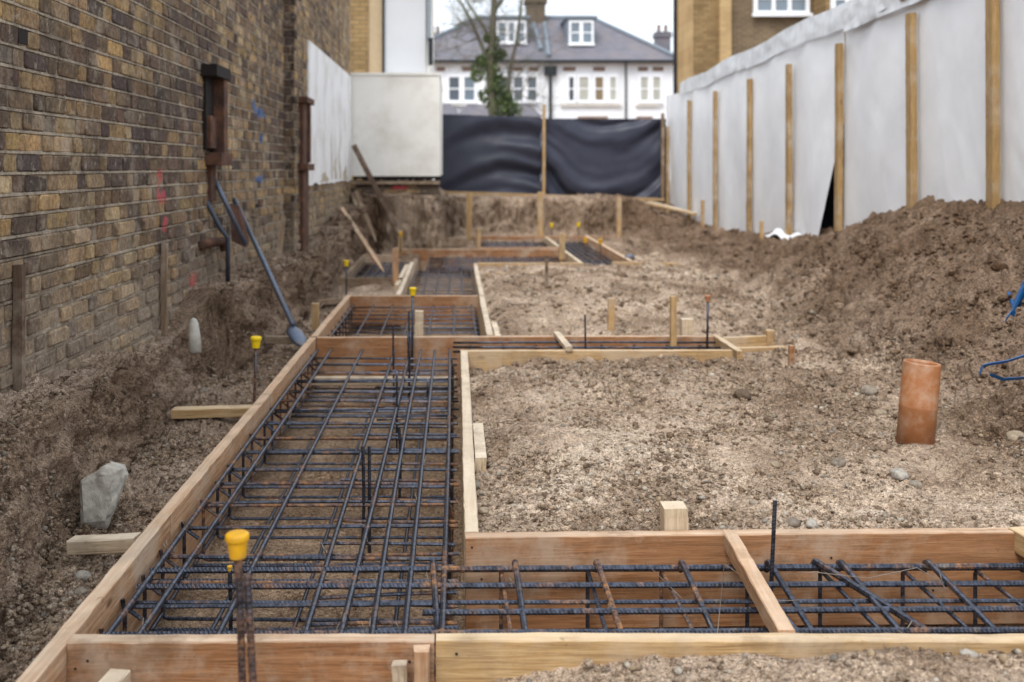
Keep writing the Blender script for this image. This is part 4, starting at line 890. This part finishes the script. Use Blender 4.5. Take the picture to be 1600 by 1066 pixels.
# buildings behind the box
e = empty('rendered_house', (0,0,0), 'white and beige rendered house end with brick column behind the white box', 'house')
def bx(parent, name, mat, *a): mb = MB(); mb.box(*a); return mb.build(name, M[mat], parent)
bx(e,'brick_column','brick_col', -1.9,-1.53,18.0,22,.4,7.5); bx(e,'beige_strip','beige', -1.53,-1.29,18.02,22,.4,7.5)
bx(e,'downpipe','black', -1.29,-1.25,17.95,18.02,.4,7.5); bx(e,'wall','shaded_render', -1.25,-.53,18.0,21.5,.4,7.5)
bx(e,'side_wall','render', -.53,-.46,18.1,21.5,.4,7.5)
l_ = bx(e,'lantern','black', -.475,-.40,17.9,18.05,2.95+.0,3.42); bx(e,'bracket','lead', -.50,-.44,17.95,18.1,3.42,4.3)

# ------------------------------------------------------------------ white hoarding at the right
def FX(y): return 3.3 + .055*y
PY = [5280/(x-800) for x in (1043,1077,1118,1171,1233,1311,1426,1553)] + [6.0, 4.95, 3.9]
hz = empty('hoarding', (0,0,0), 'long white sheeted hoarding with timber posts along the right side', 'hoarding')
def hoard(y0, y1, z0f, z1, seed, sagcut=None):
    def f(s, t):
        y = y0 + (y1-y0)*s; zb = z0f(y); z = zb + (z1(y)-zb)*t
        n = float(pnoise(np.array([y*1.1+seed]), np.array([z*.5]), seed)[0]); n2 = float(pnoise(np.array([(y*2.2+z*1.6)+seed]), np.array([(z-y)*.35]), 3.3)[0])
        cr = abs(float(pnoise(np.array([(y*3.1-z*2.2)+seed*3]), np.array([(z+y)*.9]), 6.1)[0])); cr2 = abs(float(pnoise(np.array([y*1.7+seed]), np.array([z*1.3]), 9.7)[0]))
        x = FX(y) + .05 + .028*n + .016*n2*(1-abs(2*s-1)**4) - .0035*max(0, .16-cr)/.16*(1-abs(2*s-1)**3) + .002*max(0,.1-cr2)/.1
        return (x, y, z)
    return f
zb = lambda y: float(np.interp(y, [3,9,10.3,12.2,14.2,16.7,19.2,22], [.35,.35,.3,.34,.22,.16,.2,.42]))
zt = lambda y: 2.66 + .05*math.sin(y*.9)
segs = sorted(PY + [22.3, 2.6]); k = 0
for a, b in zip(segs[:-1], segs[1:]):
    if b - a < .05: continue
    lo = a; mb = MB()
    if abs(a - 10.33) < .1:      # the bay whose sheet is pulled away from its post at the bottom
        f0 = hoard(a, b, zb, zt, k)
        def f(s, t, f0=f0, a=a, b=b):
            x, y, z = f0(s, t)
            g = max(0, 1-t*1.6)*.62*(1-s)
            return (x - .12*max(0,1-t*1.7)*(1-s), y + g*.75, z)
    else: f = hoard(a, b, zb, zt, k)
    vs, fs = sheet_grid(f, 40, 40); mb.add(vs, fs); mb.build('sheet', M['sheet'], hz, smooth=True); k += 1
mb = MB(); mb.box(FX(10.3)+.16, FX(10.3)+.18, 9.9, 12.0, .1, 1.6); mb.build('opening_shade', M['black'], hz)  # black panel painting in the darkness behind the loose sheet
# top flap of thin plastic
tf = NT('clear_plastic'); c_ = tf.mix(tf.ramp(tf.noise(6, detail=4), [(.4, 0.0), (.6, 1.0)]), srgb(205,208,212), srgb(226,228,232)); M['flap'] = tf.fin(c_, .3, spec=.5)
def flap(s, t):
    y = 9.0 + (20.2-9.0)*s; z = 2.56 + .25*t; r = float(fbm(np.array([y*2.1]), np.array([z*5]), 4.4, 3)[0])
    return (FX(y) + .01 + .018*r, y, z + .018*r + .02*math.sin(y*1.7))
mb = MB(); vs, fs = sheet_grid(flap, 160, 6); mb.add(vs, fs); mb.build('top_flap', M['flap'], hz, smooth=True)
def flap2(s, t):
    y = 4.0 + (10.2-4.0)*s; z = 2.50 + .22*t; r = float(fbm(np.array([y*2.6]), np.array([z*6]), 8.4, 3)[0])
    return (FX(y) + .0 + .022*r, y, z + .02*r)
mb = MB(); vs, fs = sheet_grid(flap2, 120, 6); mb.add(vs, fs); mb.build('top_flap', M['flap'], hz, smooth=True)
tops = [2.02,2.40,2.39,2.38,2.38,2.40,2.42,2.95,2.9,2.9,2.9]
for i, (y, zt_) in enumerate(zip(PY, tops)):
    board('post', None, None, None, (FX(y)-.035,y,zb(y)-.3), (FX(y)-.035+random.uniform(-.01,.01),y,zt_), .095, .055, M['post'], hz, part=True)
    o = bpy.context.scene.collection.objects[-1]
board('rail', None, None, None, (FX(8.7)+.02,8.7,2.62), (FX(4)+.02,4,2.72), .05, .06, M['wood_grey'], hz, part=True)
# strip of sheet lying at the foot
def foot(s, t):
    y = 11.5 + 1.2*s; return (FX(y)-.03-.14*t, y, .33 + .05*(1-t) + .03*math.sin(s*9+t*3))
mb = MB(); vs, fs = sheet_grid(foot, 20, 4); mb.add(vs, fs); mb.build('loose_skirt', M['sheet'], hz, smooth=True)

# ------------------------------------------------------------------ black sheet across the back
bt = empty('tarpaulin_fence', (0,0,0), 'black tarpaulin screen hung in swags across the back of the site', 'screen')
def swag(x0, x1, zt0, zt1, zb0, zb1, sd, lowend):
    def f(s, t):
        x = x0+(x1-x0)*s; z = (zb0+(zb1-zb0)*s)*(1-t) + (zt0+(zt1-zt0)*s)*t
        d = 0
        nn = float(fbm(np.array([x*.8+sd]), np.array([z*.9]), sd*1.0, 3)[0])
        if lowend == 'both':
            q = t + .50*(1-abs(2*s-1)**2.2) + .10*nn
            d = (.085*math.sin(q*12) + .04*math.sin(q*21+2) + .022*math.sin(q*39+s*3))*sstep((1.2-t)/.35)*(.55+.45*math.sin(q*4.1+s*2))
            d += .03*math.exp(-((s-.93)/.06)**2)*math.sin(t*14)
        else:
            q = t - .50*s + .06*nn - .2*math.sin(s*math.pi); d = .10*math.sin(q*11+1.1)*(.3+.7*s)*.75*sstep((1.15-t)/.3) + .045*math.sin(q*24+s*5)*s
        d += .02*float(pnoise(np.array([x*1.5+sd]), np.array([z*1.5]), sd)[0])
        return (x, 21.9 - float(d), z)
    return f
mb = MB(); vs, fs = sheet_grid(swag(-.45,1.83,2.30,2.22,.60,.54,1,'one'), 60, 48); mb.add(vs, fs); mb.build('sheet', M['tarp'], bt, smooth=True)
mb = MB(); vs, fs = sheet_grid(swag(1.83,4.50,2.20,2.19,.54,.48,4,'both'), 64, 48); mb.add(vs, fs); mb.build('sheet', M['tarp'], bt, smooth=True)
board('post', None, None, None, (1.84,21.72,.45), (1.84,21.72,2.48), .09, .06, M['wood_y'], bt, part=True)
board('post', None, None, None, (4.36,21.72,.45), (4.36,21.72,2.3), .08, .06, M['wood_grey'], bt, part=True)

# ------------------------------------------------------------------ white house far behind
H = empty('white_house', (0,0,0), 'white semi detached house with slate hipped roof and dormers beyond the screen', 'house')
HY = 50.0; k50 = HY/FPX
def hx(u): return (u-VX)*k50
def hz_(v): return EYE+(VY-v)*k50
x0, x1 = hx(612), hx(1054); ze = hz_(97); 
bx(H,'wall','houserender', x0,x1,HY,HY+9,0,ze)
mb = MB(); ov = .35; yr = HY+4.5; zr = EYE + 233*yr/FPX
rl, rr = (748-VX)*yr/FPX, (925-VX)*yr/FPX
mb.add([(x0-ov,HY-ov,ze),(x1+ov,HY-ov,ze),(x1+ov,HY+9+ov,ze),(x0-ov,HY+9+ov,ze),(rl,yr,zr),(rr,yr,zr)], [(0,1,5,4),(1,2,5),(2,3,4,5),(3,0,4),(3,2,1,0)]); rf = mb.build('roof', M['slate'], H)
mb = MB(); mb.tube([(rl,yr,zr+.05),(rr,yr,zr+.05)], .12, 8); mb.tube([(rr,yr,zr+.05),(x1+ov,HY-ov,ze+.08)], .1, 8); mb.tube([(rl,yr,zr+.05),(x0-ov,HY-ov,ze+.08)], .1, 8); mb.build('ridge_tiles', M['lead'], rf)
bx(H,'gutter','black', x0-ov,x1+ov,HY-ov-.12,HY-ov,ze-.08,ze+.06)
def ryz(v):        # point of the front roof slope at image row v
    a = (ze-.0); t = 0
    best = min((abs((EYE-(zz:=ze+(zr-ze)*i/200))*FPX/(HY-ov+(yr-HY+ov)*i/200)+VY-v), i) for i in range(201))[1]
    return HY-ov+(yr-HY+ov)*best/200, ze+(zr-ze)*best/200
def chimney(u0,u1,vb,vt,parent,y,pots=2,mat='brick_col', w=1.0):
    mat = 'chim' if mat == 'brick_col' else mat; a = A(u0,vb,y); b = A(u1,vt,y); c = MB(); c.box(a.x,b.x,y,y+w,a.z-1.2,b.z); o = c.build('chimney', M[mat], parent)
    q = MB(); q.box(a.x-.1,b.x+.1,y-.1,y+w+.1,b.z-.35,b.z-.15); q.box(a.x-.06,b.x+.06,y-.06,y+w+.06,b.z-.1,b.z+.02); q.build('cap', M[mat], o)
    for i in range(pots): x = a.x+(b.x-a.x)*(i+.5)/pots; q = MB(); q.lathe([(.13,0),(.12,.5),(.14,.55)], (x,y+w/2,b.z), 10); q.build('pot', M['lintel'], o)
chimney(823,852,40,-6,rf,yr-.6)
mb = MB()
for (ua,va,ub,vb2) in ((833,35,845,80),(851,35,857,90)):
    ya,za = ryz(va+4); yb,zb3 = ryz(vb2); mb.tube([((ua-VX)*ya/FPX,ya-.05,za+.06),((ub-VX)*yb/FPX,yb-.05,zb3+.06)], .13, 6)
mb.build('flashing', M['lead'], rf)
def window(parent, u0,u1,v0,v1,y,nl,mats,frame='houserender', bar_=.06, name='window'):
    a = A(u0,v1,y); b = A(u1,v0,y); w = MB(); x0,x1,z0,z1 = a.x,b.x,a.z,b.z; f = .1
    w.box(x0-f,x1+f,y-.12,y+.02,z0-f,z0); w.box(x0-f,x1+f,y-.12,y+.02,z1,z1+f); w.box(x0-f,x0,y-.12,y+.02,z0,z1); w.box(x1,x1+f,y-.12,y+.02,z0,z1)
    for i in range(1,nl): xx = x0+(x1-x0)*i/nl; w.box(xx-bar_,xx+bar_,y-.11,y+.02,z0,z1)
    w.box(x0,x1,y-.09,y+.0,(z0+z1)/2-.03,(z0+z1)/2+.03)
    w.box(x0-f-.06,x1+f+.06,y-.2,y-.12,z0-f-.06,z0-f+.03)
    o = w.build(name, M[frame], parent)
    for i in range(nl):
        g = MB(); xa = x0+(x1-x0)*i/nl; xb_ = x0+(x1-x0)*(i+1)/nl; g.box(xa+.001,xb_-.001,y-.06,y-.03,z0,z1); g.build('pane', M[mats[i % len(mats)]], o)
    return o
# dormers
for (u0,u1,v0,v1,nl) in ((776,822,34,68,3),(889,927,34,70,2)):
    y,z = ryz(v1+2); d = MB(); a = A(u0-3,v1+2,y); b = A(u1+3,v0-5,y); d.box(a.x,b.x,y,y+3.2,a.z,b.z); dm = d.build('dormer', M['lead'], rf)
    d = MB(); d.box(a.x-.1,b.x+.1,y-.15,y+3.3,b.z,b.z+.12); d.build('dormer_roof', M['lead'], dm)
    window(rf,u0+3,u1-3,v0+2,v1-3,y-.01,nl,['glass'],bar_=.09, name='dormer_window')
for (u0,u1,nl,mt) in ((702,741,2,['glass_dark','glass']),(778,798,1,['glass_dark']),(803,838,2,['glass_dark']),(889,896,1,['glass_dark']),(905,919,1,['curtain']),(930,942,1,['blind']),(953,962,1,['curtain']),(1001,1031,2,['curtain'])):
    window(H,u0,u1,121,157,HY-.01,nl,mt,bar_=.13)
for (u0,u1) in ((682,695),(722,742),(800,817),(826,841),(880,899),(927,945),(997,1012),(1020,1036)):
    a = A(u0,111,HY-.02); b = A(u1,105,HY-.02); bx(H,'lintel','lintel', a.x,b.x,HY-.06,HY+.01,a.z,b.z)
for (u0,u1) in ((876,970),(993,1030),(690,760)):
    a = A(u0,166,HY-.02); b = A(u1,162,HY-.02); bx(H,'string_course','render', a.x,b.x,HY-.16,HY-.0,a.z,b.z)
for u, vt, vb_ in ((860,115,190),(978,97,190)):
    a = A(u,vb_,HY-.2); b = A(u,vt,HY-.2); q = MB(); q.tube([a,b], .05 if u==978 else .08, 8); 
    if u == 860: q.box(b.x-.3,b.x+.3,b.y-.1,b.y+.1,b.z-.1,b.z+.35)
    q.build('downpipe', M['black'], H)
for (u0,u1,v0) in ((680,712,166),(722,838,167)):                # roofs of the ground floor bays
    a = A(u0,182,HY-1.6); b = A(u1,v0,HY-1.6); q = MB(); q.add([(a.x-.3,HY-1.8,a.z),(b.x+.3,HY-1.8,a.z),(b.x-.3,HY-.05,b.z+.25),(a.x+.3,HY-.05,b.z+.25),(a.x-.3,HY-.02,a.z),(b.x+.3,HY-.02,a.z)], [(0,1,2,3),(0,3,4),(1,5,2),(0,4,5,1)]); q.build('bay_roof', M['slate'], H)
    q = MB(); q.box(a.x,b.x,HY-1.6,HY-.01,0,a.z-.02); q.build('bay', M['houserender'], H)
for u in (915,938,1008):
    a = A(u,186,HY-.4); q = MB(); q.box(a.x-.35,a.x+.35,HY-.5,HY-.02,a.z-.3,a.z+.12); q.build('porch_detail', M['lintel'], H)
# houses behind
H2 = empty('brick_house', (0,0,0), 'far house with dark chimney behind the right end of the white house', 'house')
a = A(1000,140,70); bx(H2,'wall','brick_far', a.x,a.x+10,70,76,0,EYE+165*70/FPX); 
mb = MB(); zt2 = EYE+165*70/FPX; mb.add([(a.x,70,zt2),(a.x+10,70,zt2),(a.x+10,73,zt2+1.0),(a.x,73,zt2+1.0),(a.x+10,76,zt2),(a.x,76,zt2)], [(0,1,2,3),(3,2,4,5)]); r2 = mb.build('roof', M['slate'], H2)
chimney(1026,1048,90,50,r2,72,2,'slate')
H3 = empty('brick_house', (0,0,0), 'far house with brown chimney glimpsed left of the bare tree', 'house')
a = A(600,140,72); bx(H3,'wall','brick_far', a.x,a.x+5,72,78,0,EYE+120*72/FPX); chimney(672,688,100,52,H3,73,2,'brick_col')

# ------------------------------------------------------------------ brick house at the right
B = empty('brick_house', (0,0,0), 'brown brick house with white windows and ochre side behind the white hoarding', 'house')
BY = 27.0
def bxp(name, mat, u0, u1, y, dep, v0=-120, v1=300, parent=B):
    a = A(u0,v1,y); b = A(u1,v0,y); q = MB(); q.box(a.x,b.x,y,y+dep,max(0,a.z),b.z); return q.build(name, M[mat], parent)
XB = A(1083,0,BY).x
q = MB(); q.box(XB,XB+.2,BY+.02,29.0,0,9); q.build('side_wall', M['ochre_side'], B)
bxp('wall','brick_col',1083.4,1125,BY,1.9); bxp('pier','ochre',1125.2,1143,BY-.15,2.0); bxp('wall','brick_far',1143.2,1290,BY+.2,1.7); bxp('wall','brick_col',1290.2,1700,BY-.8,2.7)
q = MB(); q.tube([(XB-.06,28.95,.5),(XB-.06,28.95,9)], .05, 8); q.tube([(A(1277,0,BY).x,BY+.1,.5),(A(1277,0,BY).x,BY+.1,9)], .05, 8); q.build('downpipe', M['black'], B)
window(B,1182,1257,-22,18,BY+.19,3,['glass'],bar_=.05); window(B,1303,1340,-40,38,BY-.81,2,['glass'],bar_=.05); window(B,1368,1418,-50,26,BY-.81,3,['glass_dark'],bar_=.05)
window(B,1480,1540,-80,10,BY-.81,3,['glass_dark'],bar_=.05)

# ------------------------------------------------------------------ bare tree with ivy
T = empty('ivy_tree', A(772,300,34), 'bare tree with ivy covered trunk standing before the white house', 'tree')
T.location.z = .4; o0 = T.location.copy(); rg = random.Random(21)
tr = MB(); br = MB(); tips = []
def tp(u, v, dd=0): return A(u, v, 34+dd) - o0
def limb(mb_, pts, r0, r1):
    n = len(pts); mb_.tube(pts, [r0+(r1-r0)*i/(n-1) for i in range(n)], 7)
def twigs(p, d, r, depth):
    L = (.9 if depth > 2 else .6 if depth > 1 else .42)*rg.uniform(.7,1.3); pts = [p]; q = p.copy(); dd = d.copy()
    for i in range(4):
        dd = (dd + Vector((rg.gauss(0,.22), rg.gauss(0,.22), rg.gauss(.05,.2)))).normalized(); q = q + dd*L/4*1.6; pts.append(q.copy())
    limb(br, pts, r, r*.5)
    if depth > 0:
        for i in range(1, 5):
            for _ in range(2 if i % 2 else 1):
                nd = (dd + Vector((rg.gauss(0,.75), rg.gauss(0,.5), rg.gauss(.1,.6)))).normalized(); twigs(pts[i], nd, r*.5, depth-1)
limb(tr, [tp(773,300), tp(772,230), tp(770,170), tp(766,120), tp(768,70), tp(771,20), tp(774,-30), tp(777,-75)], .20, .07)
ml = [([tp(767,110), tp(758,85), tp(748,60), tp(735,30), tp(722,8), tp(706,-14)], .085, .03), ([tp(769,70), tp(755,40), tp(738,15), tp(715,-20)], .06, .025), ([tp(785,180), tp(795,140), tp(797,105), tp(806,70), tp(812,30), tp(816,-10), tp(818,-60)], .075, .03), ([tp(772,20), tp(790,-10), tp(812,-40)], .06, .02), ([tp(762,140), tp(790,125)], .02, .01), ([tp(778,190), tp(786,178)], .09, .075),
      ([tp(748,60), tp(730,66), tp(706,58)], .03, .012), ([tp(735,30), tp(712,40), tp(694,36)], .03, .012), ([tp(806,70), tp(826,55), tp(840,40)], .025, .01), ([tp(795,140), tp(815,150), tp(840,160)], .03, .01), ([tp(790,175), tp(808,160), tp(818,140)], .03, .012)]
for pts, a_, b_ in ml:
    limb(tr, pts, a_, b_)
    for i in range(1, len(pts)):
        for _ in range(2):
            if pts[i].z > 3.0: twigs(pts[i], Vector((rg.gauss(0,.9), rg.gauss(0,.5), rg.gauss(.25,.5))).normalized(), .011, 2)
for z_ in (20,-5,-30,-60): 
    for _ in range(3): twigs(tp(772,z_), Vector((rg.gauss(0,.9), rg.gauss(0,.5), .35)).normalized(), .012, 2)
tr.build('trunk', M['bark'], T, smooth=True); br.build('branches', M['bark'], T, smooth=True)
iv = MB()
def leaves(c, rx, rz_, n):
    for _ in range(n):
        a = rg.random()*6.283; rr_ = rg.random()**.5; p = c + Vector((math.cos(a)*rr_*rx, rg.gauss(0,rx*.4), math.sin(a)*rr_*rz_)); s = rg.uniform(.03,.07)
        u_ = Vector((rg.gauss(0,1), rg.gauss(0,1), rg.gauss(0,1))).normalized(); v2 = u_.orthogonal().normalized()
        iv.add([p-u_*s, p+v2*s*.6, p+u_*s, p-v2*s*.6], [(0,1,2,3)])
for v in range(60, 300, 6): leaves(tp(770 + rg.uniform(-5,5) + (8 if v > 140 else 0), v), .10 + .28*min(1,(v-50)/110)*rg.uniform(.6,1.2), .14, 90)
for (u, v, r_) in ((748,105,.26),(745,118,.22),(752,95,.2),(782,85,.22),(778,130,.3),(795,165,.3),(786,150,.3),(758,150,.25),(803,175,.3),(762,60,.15)): leaves(tp(u,v), r_, r_, 260)
iv.build('ivy', M['leaf'], T)

# ------------------------------------------------------------------ light and camera
w = bpy.data.worlds.new('World'); scn.world = w; w.use_nodes = True; nt = w.node_tree; nt.nodes.clear()
sky = nt.nodes.new('ShaderNodeTexSky'); sky.sky_type = 'NISHITA'; sky.sun_disc = False; EL, AZ = R(52), R(203)
sky.sun_elevation = EL; sky.sun_rotation = AZ; sky.air_density = 1.0; sky.dust_density = 3.0
mx = nt.nodes.new('ShaderNodeMix'); mx.data_type = 'RGBA'; mx.inputs[0].default_value = .8; mx.inputs[7].default_value = (15.2,16.2,17.4,1)
bg = nt.nodes.new('ShaderNodeBackground'); bg.inputs[1].default_value = .1; out = nt.nodes.new('ShaderNodeOutputWorld')
nt.links.new(sky.outputs[0], mx.inputs[6]); nt.links.new(mx.outputs[2], bg.inputs[0]); nt.links.new(bg.outputs[0], out.inputs[0])
sl = bpy.data.lights.new('sun', 'SUN'); sl.energy = 2.3; sl.angle = R(25); sl.color = (1,.96,.9); so = bpy.data.objects.new('sun', sl); col.objects.link(so)
dv = Vector((math.sin(AZ)*math.cos(EL), math.cos(AZ)*math.cos(EL), math.sin(EL))); so.rotation_euler = dv.to_track_quat('Z','Y').to_euler()
cam = bpy.data.cameras.new('camera'); cam.lens = 36; cam.sensor_width = 36; cam.shift_x = (800-VX)/1600; cam.shift_y = -(533-VY)/1600
cam.clip_start = .05; cam.clip_end = 2000; cam.dof.use_dof = True; cam.dof.focus_distance = 3.5; cam.dof.aperture_fstop = 2.6
co = bpy.data.objects.new('camera', cam); col.objects.link(co); co.location = (0,0,EYE); co.rotation_euler = (R(90),0,0); scn.camera = co
scn.view_settings.view_transform = 'Standard'; scn.view_settings.look = 'None'; scn.view_settings.exposure = 0; scn.view_settings.gamma = 1
